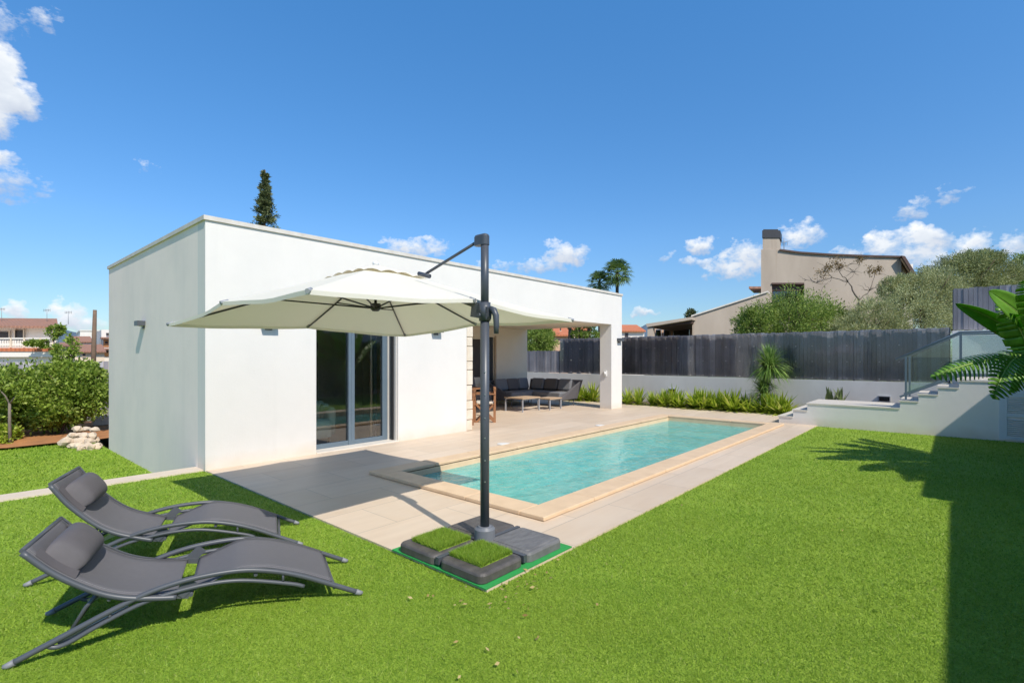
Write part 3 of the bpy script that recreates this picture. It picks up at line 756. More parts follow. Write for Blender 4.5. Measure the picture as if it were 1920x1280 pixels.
mb=MB(); mb.bar(CL+Vector((0,.03,.03)),Vector((2.875,3.25,2.085)),0.045,0.05); mb.bar(Vector((2.875,3.25,2.085)),Vector((2.872,4.2,2.37)),0.035,0.035); mb.build('arm',M['mast'],par)
mb=MB(); mb.tube([(MX,MY,1.84),(MX,MY,1.99)],0.047,20); mb.bar((MX,MY-.05,1.90),(MX,MY+.13,1.93),0.06,0.10); mb.tube([(MX-.058,MY+.02,1.885),(MX+.058,MY+.02,1.885)],0.018,12); clamp=mb.build('clamp',M['mast'],par)
mb=MB(); mb.tube([(MX+.01,MY-.05,1.94),(MX+.015,MY-.085,1.925),(MX+.02,MY-.105,1.88),(MX+.02,MY-.11,1.80),(MX+.02,MY-.108,1.735)],[0.022,0.027,0.026,0.023,0.02],10); mb.build('crank_handle',M['mast'],clamp)

# ------------------------------------------------------------------ sun loungers
def interp(pts,n):
    """Catmull-Rom resample of (t,z) list"""
    P=[Vector((a,b,0)) for a,b in pts]; P=[2*P[0]-P[1]]+P+[2*P[-1]-P[-2]]
    out=[]
    for i in range(1,len(P)-2):
        for k in range(n):
            u=k/n; a,b,c,d=P[i-1],P[i],P[i+1],P[i+2]
            out.append(0.5*((2*b)+(c-a)*u+(2*a-5*b+4*c-d)*u*u+(3*b-a-3*c+d)*u**3))
    out.append(P[-2]); return [(p.x,p.y) for p in out]
ARC=[(0.0,0.012),(.17,.10),(.35,.19),(.51,.25),(.69,.288),(.91,.288),(1.10,.258),(1.27,.198),(1.51,.094),(1.70,.012)]
def make_lounger(label,rot_back,loc,ang):
    t=thing('sun_lounger',label,'sun lounger',(0,0,0),'grey sling sun loungers on the lawn')
    Wd=0.585; cx=0.86; ys=(0.2925,-0.2925)
    pv=(1.0,0.228)
    def rb(p):
        a=R(rot_back); dx,dz=p[0]-pv[0],p[1]-pv[1]
        if dx<0: return p
        return (pv[0]+dx*math.cos(a)-dz*math.sin(a),pv[1]+dx*math.sin(a)+dz*math.cos(a))
    arc=interp(ARC,5)
    for y in ys:
        mb=MB(); mb.tube([(p[0]-cx,y,p[1]) for p in arc],0.0155,10); rl=mb.build('arc_rail',M['anthracite'],t)
        low=interp([(.33,.118),(.40,.148),(.617,.212),(.76,.236),(.913,.236),(1.06,.218),(1.19,.186),(1.355,.118),(1.47,.062),(1.53,.052),(1.57,.075)],4)
        mb=MB(); sg=-1 if y>0 else 1
        mb.tube([(p[0]-cx,y+sg*0.004,p[1]) for p in low],0.0125,8); 
        for tt,za,zb in ((.45,.165,.225),(1.30,.135,.185)): mb.tube([(tt-cx,y+sg*.004,za),(tt-cx,y,zb)],0.008,6)
        mb.build('lower_rail',M['anthracite'],t)
        for e,f in ((arc[0],arc[1]),(arc[-1],arc[-2])):
            d=Vector((f[0]-e[0],0,f[1]-e[1])).normalized(); p=Vector((e[0]-cx,y,e[1]))
            mb=MB(); mb.tube([p-d*0.030+Vector((0,0,.006)),p-d*.01,p+d*0.02],[0.010,0.0155,0.0175],10); mb.build('foot_cap',M['foot'],rl)
    # cross bars and hinge brackets
    mb=MB()
    for tt,zz in ((.15,.075),(.93,.195),(1.02,.195),(.60,.245)): mb.tube([(tt-cx,ys[0],zz),(tt-cx,ys[1],zz)],0.011,8)
    mb.build('cross_bar',M['anthracite'],t)
    for y in ys:
        mb=MB(); sg=-1 if y>0 else 1
        mb.obox((.955-cx,y+sg*.012,.235),(.035,0,-.035),(0,.004,0),(.022,0,.022)); mb.obox((1.0-cx,y+sg*.018,.20),(.06,0,.012),(0,.004,0),(-.004,0,.016)); mb.build('hinge_plate',M['anthracite'],t)
    # slings
    back=[rb(p) for p in interp([(1.0,.205),(1.10,.222),(1.24,.255),(1.37,.318),(1.53,.44),(1.655,.573)],6)]
    def sling(prof,name,sag,mat):
        P=[]
        for j in range(9):
            u=j/8; y=ys[0]-.012+(ys[1]-ys[0]+.024)*u
            P.append([(p[0]-cx,y,p[1]+.006-sag*math.sin(math.pi*u)*math.sin(math.pi*i/(len(prof)-1))) for i,p in enumerate(prof)])
        mb=MB(); mb.grid(P); o=mb.build(name,mat,t); s=o.modifiers.new('solidify','SOLIDIFY'); s.thickness=0.005; s.offset=0
        for ya,yb in ((ys[0]-.034,ys[0]-.038),(ys[1]+.034,ys[1]+.038)):
            hm=MB(); hm.grid([[(p[0]-cx,yy,p[1]+.0115-sag*.2*math.sin(math.pi*i/(len(prof)-1))) for i,p in enumerate(prof)] for yy in (ya,yb)]); hm.build('hem_stitch',M['hem'],o)
        return o
    sb=sling(back,'back_sling',0.022,M['sling'])
    for y in ys:
        mb=MB(); mb.tube([(p[0]-cx,y,p[1]-.008) for p in back],0.0165,8); mb.build('back_rail',M['anthracite'],t)
    mb=MB(); e=back[-1]; mb.tube([(e[0]-cx,ys[0],e[1]),(e[0]-cx,ys[1],e[1])],0.012,8); mb.build('head_bar',M['anthracite'],t); mb=MB(); mb.tube([(back[len(back)//2][0]-cx,ys[0],back[len(back)//2][1]-.03),(back[len(back)//2][0]-cx,ys[1],back[len(back)//2][1]-.03)],0.010,8); mb.build('back_bar',M['anthracite'],t)
    leg=interp([(.165,.108),(.24,.147),(.35,.20),(.51,.26),(.62,.283),(.70,.283),(.78,.258),(.86,.228),(.93,.205)],4)
    sling(leg,'leg_sling',0.012,M['sling'])
    # prop under the backrest
    q=back[int(len(back)*.55)]; lo=(1.50,.055)
    mb=MB()
    for y in (.21,-.21): mb.tube([(q[0]-cx,y,q[1]-.02),(1.42-cx,y,.20),(lo[0]-cx,y,lo[1])],0.0105,8)
    mb.tube([(lo[0]-cx,.2215,lo[1]),(lo[0]-cx,-.2215,lo[1])],0.0105,8); mb.build('prop',M['anthracite'],t)
    for y in (.262,-.262):
        mb=MB(); mb.bar((1.22-cx,y,.175),(1.52-cx,y,.05),0.006,0.028); 
        for k in range(4): mb.bar((1.27+.065*k-cx,y,.155-.027*k),(1.285+.065*k-cx,y,.135-.027*k),0.010,0.008)
        mb.build('adjuster_rack',M['steel'],t)
    # pillow: flattened bolster with rounded ends
    L=0.0; acc=[0]
    for i in range(1,len(back)): acc.append(acc[-1]+math.hypot(back[i][0]-back[i-1][0],back[i][1]-back[i-1][1]))
    def at(sf):
        s=sf*acc[-1]
        for i in range(1,len(back)):
            if acc[i]>=s:
                f=(s-acc[i-1])/(acc[i]-acc[i-1]); a=back[i-1]; b=back[i]
                return Vector((a[0]+(b[0]-a[0])*f,a[1]+(b[1]-a[1])*f)), Vector((b[0]-a[0],b[1]-a[1])).normalized()
    c,d=at(0.78); nrm=Vector((-d.y,d.x))
    P=[]; NU=28; NV=16
    for j in range(NV+1):
        u=-1+2*j/NV; y=u*0.215; sc=(1-abs(u)**5)**0.5 if abs(u)<1 else 0.0
        sc=max(sc,0.02); row=[]
        for k in range(NU+1):
            a=2*math.pi*k/NU; ca,sa=math.cos(a),math.sin(a)
            ex=0.105*math.copysign(abs(ca)**.75,ca)*(0.82+.18*sc); nz=(0.052+0.066*sa*(1 if sa>0 else .55))*sc*(1+.05*math.sin(5*u+a))
            nz=max(nz,0.004) if sa<=0 else nz
            p=c+d*ex+nrm*(nz+.006); row.append((p.x-cx,y,p.y))
        P.append(row)
    mb=MB(); mb.grid(P); pl=mb.build('pillow',M['pillow'],t)
    c2,_=at(0.60); 
    pr=[at(s)[0]+Vector((-at(s)[1].y,at(s)[1].x))*0.012 for s in np.linspace(0.64,0.93,8)]
    for y0,y1 in ((ys[0]-.02,.20),(ys[1]+.02,-.20)):
        mb=MB(); mb.grid([[(p.x-cx,y0,p.y-.004) for p in pr],[(p.x-cx,y1,p.y+.012) for p in pr]]); mb.build('pillow_flap',M['pillow'],pl)
    t.location=loc; t.rotation_euler=(0,0,ang); return t
xd=Vector((-.93,.367)).normalized(); an=math.atan2(xd.y,xd.x); far=Vector((xd.y,-xd.x))
if far.y<0: far=-far
def lroot(nx,ny): p=Vector((nx,ny))+xd*.86+far*.2925; return (p.x,p.y,-0.004)
make_lounger('grey sling sun lounger in front, low reclined back, nearest the camera',0,lroot(1.817,2.938),an)
make_lounger('grey sling sun lounger farther back, steeper backrest, behind the front one',9.5,lroot(1.985,4.09),an+R(-1.5))

# ------------------------------------------------------------------ porch furniture
def cushion(mb,x0,x1,y0,y1,z0,z1): mb.rounded(x0,x1,y0,y1,z0,z1,0.05,0.03)
sofa=thing('corner_sofa','dark grey woven corner sofa with loose cushions under the porch','sofa',(12.6,10.3,0))
mb=MB(); cushion(mb,11.65,13.40,10.25,11.05,0.30,0.45); cushion(mb,12.65,13.40,9.15,10.24,0.30,0.45); mb.build('seat_cushion',M['cushion'],sofa)
mb=MB(); mb.box(11.62,13.46,10.22,11.12,0.20,0.295); mb.box(12.62,13.46,9.10,10.218,0.20,0.295); mb.build('seat_frame',M['rope'],sofa)
mb=MB()
mb.prism([(11.55,11.06,0.22),(13.5,11.06,0.22),(13.5,11.18,0.80),(11.42,11.18,0.80)],(0,0.03,0))
mb.prism([(13.42,9.05,0.22),(13.42,11.05,0.22),(13.55,11.05,0.80),(13.55,8.92,0.82)],(0.03,0,0))
mb.build('back_frame',M['rope'],sofa)
for nm,poly,vec in (('arm',[(11.50,11.10,0.24),(11.40,11.16,0.80),(11.62,10.15,0.33),(11.62,10.15,0.22)],(.03,0,0)),('arm',[(13.46,9.06,0.24),(13.56,8.93,0.82),(12.60,9.06,0.33),(12.60,9.06,0.22)],(0,.03,0))):
    mb=MB(); mb.prism(poly,vec); mb.build(nm,M['rope'],sofa)
for k,(x,w) in enumerate(((11.68,.55),(12.24,.55),(12.80,.5))):
    mb=MB(); mb.add(*(lambda a:(a.v,a.f))(MB().rounded(-w/2,w/2,-.22,.22,0,.13,.07,.05)))
    mb.v=[(x+w/2+p[0],10.95+p[2]*-.6+ (p[1]+.22)*.22,0.47+(p[1]+.22)*.82+p[2]*.15) for p in mb.v]
    o=mb.build('back_cushion',M['cushion' if k!=1 else 'cushion2'],sofa)
for k,(y,w) in enumerate(((10.30,.52),(9.74,.52),(9.2,.5))):
    mb=MB(); mb.add(*(lambda a:(a.v,a.f))(MB().rounded(-w/2,w/2,-.22,.22,0,.13,.07,.05)))
    mb.v=[(13.32+p[2]*-.6+(p[1]+.22)*.22,y+w/2-p[0],0.47+(p[1]+.22)*.82+p[2]*.15) for p in mb.v]
    o=mb.build('back_cushion',M['cushion2' if k==1 else 'cushion'],sofa)
for (x,y) in ((11.68,10.28),(11.68,11.0),(13.38,11.0),(13.40,9.16),(12.66,9.16),(12.66,10.3)):
    mb=MB(); mb.tube([(x,y,0.0),(x,y,0.21)],0.014,8); mb.build('leg',M['anthracite'],sofa)
def low_table(label,x0,x1,y0,y1,h,topm):
    t=thing('coffee_table',label,'coffee table',((x0+x1)/2,(y0+y1)/2,0),'low coffee tables by the corner sofa')
    mb=MB(); n=6
    for i in range(n):
        a=y0+(y1-y0)*i/n; mb.box(x0,x1,a+.004,a+(y1-y0)/n-.004,h-.03,h)
    mb.build('tabletop',topm,t)
    mb=MB(); mb.box(x0+.02,x1-.02,y0+.02,y0+.045,h-.06,h-.031); mb.box(x0+.02,x1-.02,y1-.045,y1-.02,h-.06,h-.031); mb.build('apron',M['steel'],t)
    for x in (x0+.03,x1-.03):
        for y in (y0+.03,y1-.03):
            mb=MB(); mb.box(x-.016,x+.016,y-.016,y+.016,0,h-.061); mb.build('leg',M['grey_plastic'],t)
low_table('low slatted wooden coffee table in the middle of the porch, left one',10.75,11.55,9.05,9.75,0.40,M['teak_pale'])
low_table('smaller lower coffee table right of the other, by the sofa end',11.75,12.35,8.85,9.35,0.34,M['teak_pale'])
ch=thing('lounge_chair','dark high backed woven lounge chair against the porch back wall','chair',(10.55,10.8,0))
mb=MB(); cushion(mb,10.25,10.9,10.45,11.05,0.32,0.46); mb.build('seat_cushion',M['cushion2'],ch)
mb=MB(); mb.prism([(10.2,11.05,0.3),(10.95,11.05,0.3),(11.0,11.25,0.98),(10.15,11.25,0.98)],(0,.05,0)); mb.build('backrest',M['rope'],ch)
for xa in (10.2,10.905):
    mb=MB(); mb.box(xa,xa+.045,10.45,11.08,.25,.62); mb.build('arm',M['rope'],ch)
for x in (10.24,10.92):
    for y in (10.48,11.05):
        mb=MB(); mb.cyl(x,y,0,.3,.015,8); mb.build('leg',M['anthracite'],ch)
def wood_chair(label,x,y,rz):
    t=thing('wooden_chair',label,'chair',(0,0,0),'teak dining chairs under the porch')
    for sx in (-.25,.25):
        mb=MB(); mb.bar((sx,-.22,0),(sx,.23,.44),0.028,0.045); mb.bar((sx*0.88,.22,0),(sx*0.88,-.22,.44),0.028,0.045); mb.build('crossed_leg',M['teak'],t)
        mb=MB(); mb.box(sx-.02,sx+.02,-.245,-.2,0.0,.80) ; mb.build('back_post',M['teak'],t)
    mb=MB()
    for k in range(7): mb.box(-.24,.24,-.2+.062*k,-.2+.062*k+.052,.43,.45)
    mb.build('seat',M['teak_pale'],t)
    mb=MB(); mb.rounded(-.23,.23,-.2,.22,.452,.485,.05,.015); mb.build('seat_pad',M['seat_pad'],t)
    mb=MB(); mb.box(-.27,.27,-.25,-.195,.74,.82); mb.box(-.23,.23,-.235,-.21,.56,.60)
    for k in range(6):
        xx=-.19+.076*k; mb.tube([(xx,-.222,.60),(xx,-.222,.64),(xx,-.222,.67),(xx,-.222,.70),(xx,-.222,.74)],[.008,.016,.009,.015,.008],8)
    mb.build('backrest',M['teak'],t)
    mb=MB(); mb.box(-.29,-.23,-.24,.22,.66,.685); mb.box(.23,.29,-.24,.22,.66,.685); mb.build('armrest',M['teak'],t)
    t.location=(x,y,0); t.rotation_euler=(0,0,rz); return t
wood_chair('brown teak folding chair with spindle back, right of the stone wall end',8.72,8.52,R(-50)+R(95))
wood_chair('brown teak folding chair mostly hidden behind the stone edged wall end',8.05,8.55,R(40))
tb=thing('dining_table','dark framed wooden table just behind the white wall under the porch','table',(8.5,9.6,0))
mb=MB()
for k in range(8): mb.box(7.7,9.5,9.2+.1*k,9.2+.1*k+.092,.72,.75)
mb.build('tabletop',M['teak'],tb)
for x in (7.78,9.42):
    for y in (9.26,9.93):
        mb=MB(); mb.box(x-.03,x+.03,y-.03,y+.03,0,.719); mb.build('leg',M['anthracite'],tb)

# ------------------------------------------------------------------ back wall, fences
mb=MB(); mb.box(16.35,16.60,0.05,26,-0.4,0.90); lw=tag(mb.build('garden_wall',M['wall']),'long low grey white garden wall under the dark slat fence','wall')
def slats(mb,x,y0,y1,z0,z1,w=0.098,gap=0.004):
    y=y0
    while y<y1-.02:
        ww=w*random.uniform(.8,1.12); e=min(y+ww,y1); dx=random.uniform(-.012,.012); tz=random.uniform(-.012,.012)
        mb.box(x-.012+dx,x+.012+dx,y,e-gap,z0,z1+tz); y=e
def fence(label,x,y0,y1,z0,z1,sheets=True,pan=2.1):
    t=thing('slat_fence',label,'fence',(x,(y0+y1)/2,z0),'dark grey slat fences on the garden walls')
    n=max(1,round((y1-y0)/pan)); L=(y1-y0)/n
    for i in range(n):
        a=y0+L*i; b=a+L
        mb=MB(); slats(mb,x,a+.004,b-.004,z0+.02,z1); mb.box(x+.026,x+.029,a,b,z0+.03,z1-.03); mb.build('board_panel',M['fence'],t)
        mb=MB(); mb.box(x+.03,x+.075,a-.02,a+.02,z0,z1); mb.build('post',M['anthracite'],t)
        if sheets:
            tl=random.uniform(-.012,.012); mb=MB(); 
            xa=x-.05
            mb.prism([(xa+tl,a+.003,z0+.03),(xa-tl,b-.003,z0+.03),(xa-tl+.01,b-.003,z1-.02),(xa+tl+.01,a+.003,z1-.02)],(.004,0,0)); mb.build('smoked_sheet',M['acrylic'],t)
            k=5
            for zz in (z0+.06,z0+(z1-z0)*.38,z0+(z1-z0)*.7):
                for j in range(k):
                    yy=a+.15+(L-.3)*j/max(1,k-1); mb=MB(); mb.tube([(xa-.022,yy,zz),(x-.03,yy,zz)],.012,6); mb.build('spacer_bolt',M['steel'],t)
    return t
fence('dark slat fence with smoked sheets along the low wall, from porch to stairs',16.47,0.10,11.9,0.90,2.27)
fence('lower dark slat fence section seen through the open porch',16.47,11.95,20.0,0.90,1.80,False)
mb=MB(); mb.box(16.35,16.62,-3.2,0.045,-0.2,2.19); tag(mb.build('garden_wall',M['stair']),'taller white wall at the head of the stairs behind the glass railing','wall')
fence('tall dark slat fence on the white wall above the stairs',16.47,-3.2,0.04,2.19,3.22,False)
def flood(label,y,z):
    t=thing('floodlight',label,'floodlight',(16.30,y,z),'wall floodlights on the low garden wall')
    mb=MB(); mb.rounded(16.29,16.349,y-.14,y+.14,z-.08,z+.08,0.02,0.01); mb.build('housing',M['grey_plastic'],t)
    mb=MB(); mb.box(16.283,16.289,y-.11,y+.11,z-.055,z+.055); mb.build('lens',M['dark_pane'],t)
    return t
flood('grey floodlight on the low wall above the leafy bed beyond the pool',7.14,0.41)
flood('grey floodlight low on the wall behind the raised white platform',1.38,0.46)

# ------------------------------------------------------------------ stairs
SX=13.10
stair=thing('garden_stairs','white rendered garden stairs and platform with pale stone treads at the lawn edge','stairs',(14.4,0.5,0))
steps=[(2.82,3.12,.170,14.5),(2.53,2.82,.335,14.5),(.85,2.53,.50,14.5),(.55,.85,.655,14.5),(.25,.55,.805,14.5),(-.06,.25,.955,14.5),(-3.0,-.06,1.10,16.349)]
mb=MB()
for (y0,y1,z,x1) in steps: mb.box(SX,x1,y0,y1,-.1,z-.03)
mb.build('stair_body',M['stair'],stair)
mb=MB()
for i,(y0,y1,z,x1) in enumerate(steps): mb.box(SX-.012,x1+.0,y0+.001,y1+.022,z-.0295,z)
mb.build('tread',M['threshold'],stair)
def railing(label,x):
    t=thing('glass_railing',label,'railing',(x,.3,.6),'glass stair railings')
    A0=Vector((x,.86,.72)); A1=Vector((x,-.075,1.185)); A2=Vector((x,-1.6,1.185)); H=Vector((0,0,.84))
    B0=Vector((x,.93,1.49)); B1=A1+Vector((0,0,.85)); B2=A2+Vector((0,0,.85))
    mb=MB(); mb.tube([B0,B1,B2],.022,10); mb.build('handrail',M['frame_blue'],t)
    mb=MB(); mb.bar(A0,A1,.045,.04); mb.bar(A1,A2,.045,.04); mb.build('bottom_rail',M['frame_blue'],t)
    for y,zb in ((.76,.655),(-.09,1.10),(-1.5,1.10)):
        f=(y-.86)/(-.935); tz=B0.z+(B1.z-B0.z)*((y-.93)/(-1.005)) if y>-.075 else B1.z
        mb=MB(); mb.box(x-.018,x+.018,y-.018,y+.018,zb,tz-.01); mb.box(x-.05,x+.05,y-.05,y+.05,zb,zb+.015); mb.build('post',M['frame_blue'],t)
    mb=MB(); mb.prism([(x-.004,.74,.80),(x-.004,-.07,1.21),(x-.004,-.07,1.99),(x-.004,.74,1.565)],(.008,0,0)); mb.prism([(x-.004,-.11,1.21),(x-.004,-1.48,1.21),(x-.004,-1.48,2.0),(x-.004,-.11,2.0)],(.008,0,0)); mb.build('pane',M['rail_glass'],t)
    return t
railing('glass railing with blue grey rails on the lawn side of the stairs',SX+.12)
railing('glass railing with blue grey rails on the wall side of the stairs',14.38)
dd=thing('louvred_door','pale louvred hatch door in the white wall under the stair landing','door',(SX,-1.1,0))
mb=MB(); y0,y1=-1.75,-.62
mb.box(SX-.02,SX-.001,y0,y0+.06,.01,.93); mb.box(SX-.02,SX-.001,y1-.06,y1,.01,.93); mb.box(SX-.02,SX-.001,y0+.06,y1-.06,.87,.93); mb.build('frame',M['louver'],dd)
for (a,b) in ((y0+.06,-1.19),(-1.18,y1-.06)):
    mb=MB(); mb.box(SX-.018,SX-.001,a,a+.05,.02,.868); mb.box(SX-.018,SX-.001,b-.05,b,.02,.868); mb.box(SX-.018,SX-.001,a+.05,b-.05,.02,.08); mb.box(SX-.018,SX-.001,a+.05,b-.05,.44,.50); mb.box(SX-.018,SX-.001,a+.05,b-.05,.81,.868)
    lf=mb.build('door_leaf',M['louver'],dd)
    mb=MB()
    for zs,ze in ((.085,.435),(.505,.805)):
        k=int((ze-zs)/.035)
        for i in range(k): mb.obox((SX-.010,(a+b)/2,zs+.0175+.035*i),(.008,0,-.010),(0,(b-a)/2-.051,0),(.002,0,.0025))
    mb.build('louvre',M['louver'],lf)
# ------------------------------------------------------------------ main house (right, casts the lawn shade)
mh=thing('main_house','white flat roofed main house on the right edge, shading the lawn','house',(7,-5.4,0))
mb=MB(); mb.box(6.5,17.0,-8.0,-2.72,-.2,3.26); mb.build('wall',M['stucco'],mh)
mb=MB(); mb.box(-1.5,6.499,-8.0,-2.72,-.2,2.98); mb.build('wall',M['stucco'],mh)
mb=MB(); mb.box(6.48,17.02,-8.02,-2.70,3.262,3.31); mb.box(-1.52,6.478,-8.02,-2.70,2.982,3.03); mb.build('parapet_cap',M['coping_trim'],mh)
mb=MB()
for (a,b) in ((1.0,3.4),(7.6,9.2),(10.4,12.0)):
    mb.box(a,b,-2.719,-2.66,.05,.12); mb.box(a,b,-2.719,-2.66,2.13,2.2); mb.box(a,a+.07,-2.719,-2.66,.12,2.13); mb.box(b-.07,b,-2.719,-2.66,.12,2.13); mb.box((a+b)/2-.04,(a+b)/2+.04,-2.719,-2.66,.12,2.13)
wf=mb.build('window',M['frame_blue'],mh)
mb=MB()
for (a,b) in ((1.0,3.4),(7.6,9.2),(10.4,12.0)): mb.box(a+.07,(a+b)/2-.04,-2.715,-2.70,.12,2.13); mb.box((a+b)/2+.04,b-.07,-2.715,-2.70,.12,2.13)
mb.build('pane',M['dark_open'],wf)

# ------------------------------------------------------------------ plants
def bushy(name,label,cat,blobs,mat,per,nclu,spread,L,W,trunk=None,group=None,bark='bark'):
    cx=sum(b[0] for b in blobs)/len(blobs); cy=sum(b[1] for b in blobs)/len(blobs)
    base=trunk[0] if trunk else (cx,cy,min(b[2]-b[5] for b in blobs))
    t=thing(name,label,cat,base,group)
    p,d=crown_pts(blobs,per,nclu,spread)
    np_mesh('crown',leaves(p,d,L,W),4,M[mat],t)
    mb=MB()
    base=Vector(base)
    for b in blobs:
        tgt=Vector((b[0],b[1],b[2]+b[5]*.25)); mid=base.lerp(tgt,.5)+Vector((random.uniform(-.1,.1),random.uniform(-.1,.1),0.05))
        r0=trunk[1] if trunk else 0.05
        mb.tube([base,base.lerp(mid,.5),mid,tgt],[r0,r0*.8,r0*.6,r0*.25],8)
        for k in range(5):
            e=tgt+Vector((random.uniform(-1,1)*b[3]*.7,random.uniform(-1,1)*b[4]*.7,random.uniform(-.3,.7)*b[5])); s0=mid.lerp(tgt,random.uniform(.0,.9))
            mb.tube([s0,s0.lerp(e,.5)+Vector((0,0,.05)),e],[r0*.35,r0*.22,r0*.08],5)
    mb.build('trunk',M[bark],t)
    return t
def B(px,py,d,rx,ry,dep=None):   # blob centred at a picture point at depth d with half sizes in picture units
    x,y,z=PD(px,py,d); r=rx/F*d; return (x,y,z,r,r if dep is None else dep,ry/F*d)
# right side, beyond the fence
bushy('olive_bush','rounded mid green bush beyond the fence below the beige house window','bush',[B(1480,610,20,82,66),B(1425,622,20,46,48),B(1540,620,20.3,58,55),B(1488,680,20,105,60)],'bush',46,300,.085,.11,.035,(PD(1485,760,20),.1),'bushes beyond the slat fence')
bushy('olive_bush','pale silvery olive bush beyond the fence between round bush and tall olive','bush',[B(1640,610,19,60,52),B(1590,640,18.6,50,48),B(1700,600,19.5,75,62),B(1755,560,20,50,60),B(1690,545,20.5,34,30),B(1665,670,19,120,50)],'olive_pale',46,270,.085,.12,.022,(PD(1680,770,19.2),.1),'bushes beyond the slat fence')
bushy('olive_tree','large tall olive tree at the right edge, rising above the upper slat fence','tree',[B(1800,520,22,68,42),B(1755,545,22,48,40),B(1870,530,22.5,62,44),B(1930,545,23,60,44),B(1840,575,22,90,50),B(1830,490,22.4,40,16)],'olive',50,300,.085,.13,.028,(PD(1840,770,22.5),.16),'trees beyond the slat fence')
bushy('shrub','yellow green shrub tip at the far right edge beyond the olive tree','shrub',[B(1925,500,24,26,26)],'bush',40,90,.12,.14,.04,(PD(1925,700,24),.06))
bushy('bush','bright green bush seen through the open porch above the lower fence','bush',[B(1005,640,24,36,27),B(1018,625,24.5,20,16),B(1000,665,24,40,24)],'bush',40,170,.11,.12,.04,(PD(1005,700,24),.08))
# bare tree
bt=thing('bare_tree','half bare tree with crooked grey branches in front of the beige house','tree',PD(1618,680,21.3))
mb=MB(); tips=[]
def branch(p,q,r0,r1,n=5,wig=.08):
    p=Vector(p);q=Vector(q); pts=[p]
    for i in range(1,n): pts.append(p.lerp(q,i/n)+Vector((random.uniform(-wig,wig),random.uniform(-wig,wig),random.uniform(-wig,wig))))
    pts.append(q); mb.tube(pts,[r0+(r1-r0)*i/n for i in range(n+1)],6); return pts
pxd=lambda a,b,o=0:PD(a,b,21.3+o)
br0=branch(pxd(1618,680),pxd(1611,562),.05,.036)
for (s,e,o,r) in (((1611,562),(1590,528),.0,.05),((1590,528),(1560,520),.2,.03),((1590,528),(1572,505),-.2,.03),((1572,505),(1592,496),.1,.02),((1572,505),(1556,503),.1,.015),((1611,562),(1630,545),.2,.035),((1630,545),(1640,512),.2,.02),((1630,545),(1650,530),-.1,.018),((1560,520),(1530,530),.1,.018),((1560,520),(1545,508),-.2,.018),((1590,528),(1602,510),.3,.02),((1602,510),(1618,488),.3,.015),((1530,530),(1512,525),.1,.01),((1560,520),(1540,545),0,.012),((1602,510),(1585,500),.0,.012)):
    branch(pxd(*s),pxd(*e,o),r*.75,r*.4,4,.05); tips.append(pxd(*e,o))
for k in range(46):
    s=Vector(random.choice(tips)); e=s+Vector((random.uniform(-.5,.5),random.uniform(-.5,.5),random.uniform(-.15,.4))); branch(s,e,.011,.004,3,.05)
mb.build('trunk',M['grey_bark'],bt)
p=[];
for (a,b,rr) in ((1567,492,.3),(1543,512,.32),(1635,508,.26),(1612,486,.15),(1575,500,.2),(1648,505,.16),(1553,502,.2)):
    c=np.array(PD(a,b,21.3)); p.append(c+rng.normal(size=(130,3))*rr*.45)
p=np.concatenate(p); np_mesh('crown',leaves(p,rng.normal(size=(len(p),3)),.10,.035),4,M['dry_leaf'],bt)
# palms
def fan_palm(label,px,py,d,r,nl):
    top=Vector(PD(px,py,d)); t=thing('fan_palm',label,'palm tree',(top.x,top.y,-.7),'fan palms behind the pool house')
    mb=MB(); mb.tube([(top.x,top.y,-.7),(top.x+.05,top.y,top.z*.5),(top.x,top.y,top.z)],[.17,.14,.12],10); mb.build('trunk',M['bark'],t)
    mb=MB(); mr=r
    for k in range(nl):
        a=k*2.39996; e=R(78-128*(k/nl)); dirv=Vector((math.cos(a)*math.cos(e),math.sin(a)*math.cos(e),math.sin(e)))
        p0=top; p1=top+dirv*mr*.52; sd=dirv.cross(Vector((0,0,1))).normalized(); up=sd.cross(dirv)
        mb.tube([p0,p1],.02,4)
        for j in range(15):
            u=R(-105+210*j/14); dd_=(dirv*math.cos(u)+sd*math.sin(u)).normalized()
            ln=mr*(.58 if abs(u)<1.2 else .42); w=dd_.cross(up).normalized()*.035*mr
            q=p1+dd_*ln*.6+up*.02; tip=p1+dd_*ln-Vector((0,0,.14*mr))
            mb.add([p1,q+w,tip,q-w],[(0,1,2,3)])
    mb.build('crown',M['palm'],t); return t
fan_palm('taller dark fan palm rising behind the right end of the pool house roof',1157,513,40,1.35,34)
fan_palm('shorter fan palm left of the taller one behind the pool house roof',1124,530,41,1.15,28)
# conifer
cf=thing('conifer_tree','narrow dark conifer rising behind the pool house roof','tree',PD(493,730,30))
tp=Vector(PD(497,319,30)); bs=Vector(PD(492,730,30))
mb=MB(); mb.tube([bs,bs.lerp(tp,.5),tp],[.2,.13,.03],8)
PP=[];DD=[]
H=tp.z-bs.z
for k in range(230):
    f=random.uniform(0.35,0.99); z=bs.lerp(tp,f); a=random.uniform(0,6.28); L=(1-f)**.85*1.75*random.uniform(.45,1.15)+.03
    if f<.8 and random.random()<.12: L*=1.3
    e=z+Vector((math.cos(a)*L,math.sin(a)*L,random.uniform(-.1,.25)*L)); mb.tube([z,e],[.03,.012],4)
    n=70; u=rng.uniform(.25,1.05,(n,1)); p=np.array(z)+(np.array(e)-np.array(z))*u+rng.normal(size=(n,3))*(.035+.11*L); PP.append(p); DD.append(rng.normal(size=(n,3))*.6+np.array([math.cos(a),math.sin(a),.5]))
mb.build('trunk',M['bark'],cf)
np_mesh('crown',leaves(np.concatenate(PP),np.concatenate(DD),.18,.06),4,M['conifer'],cf)
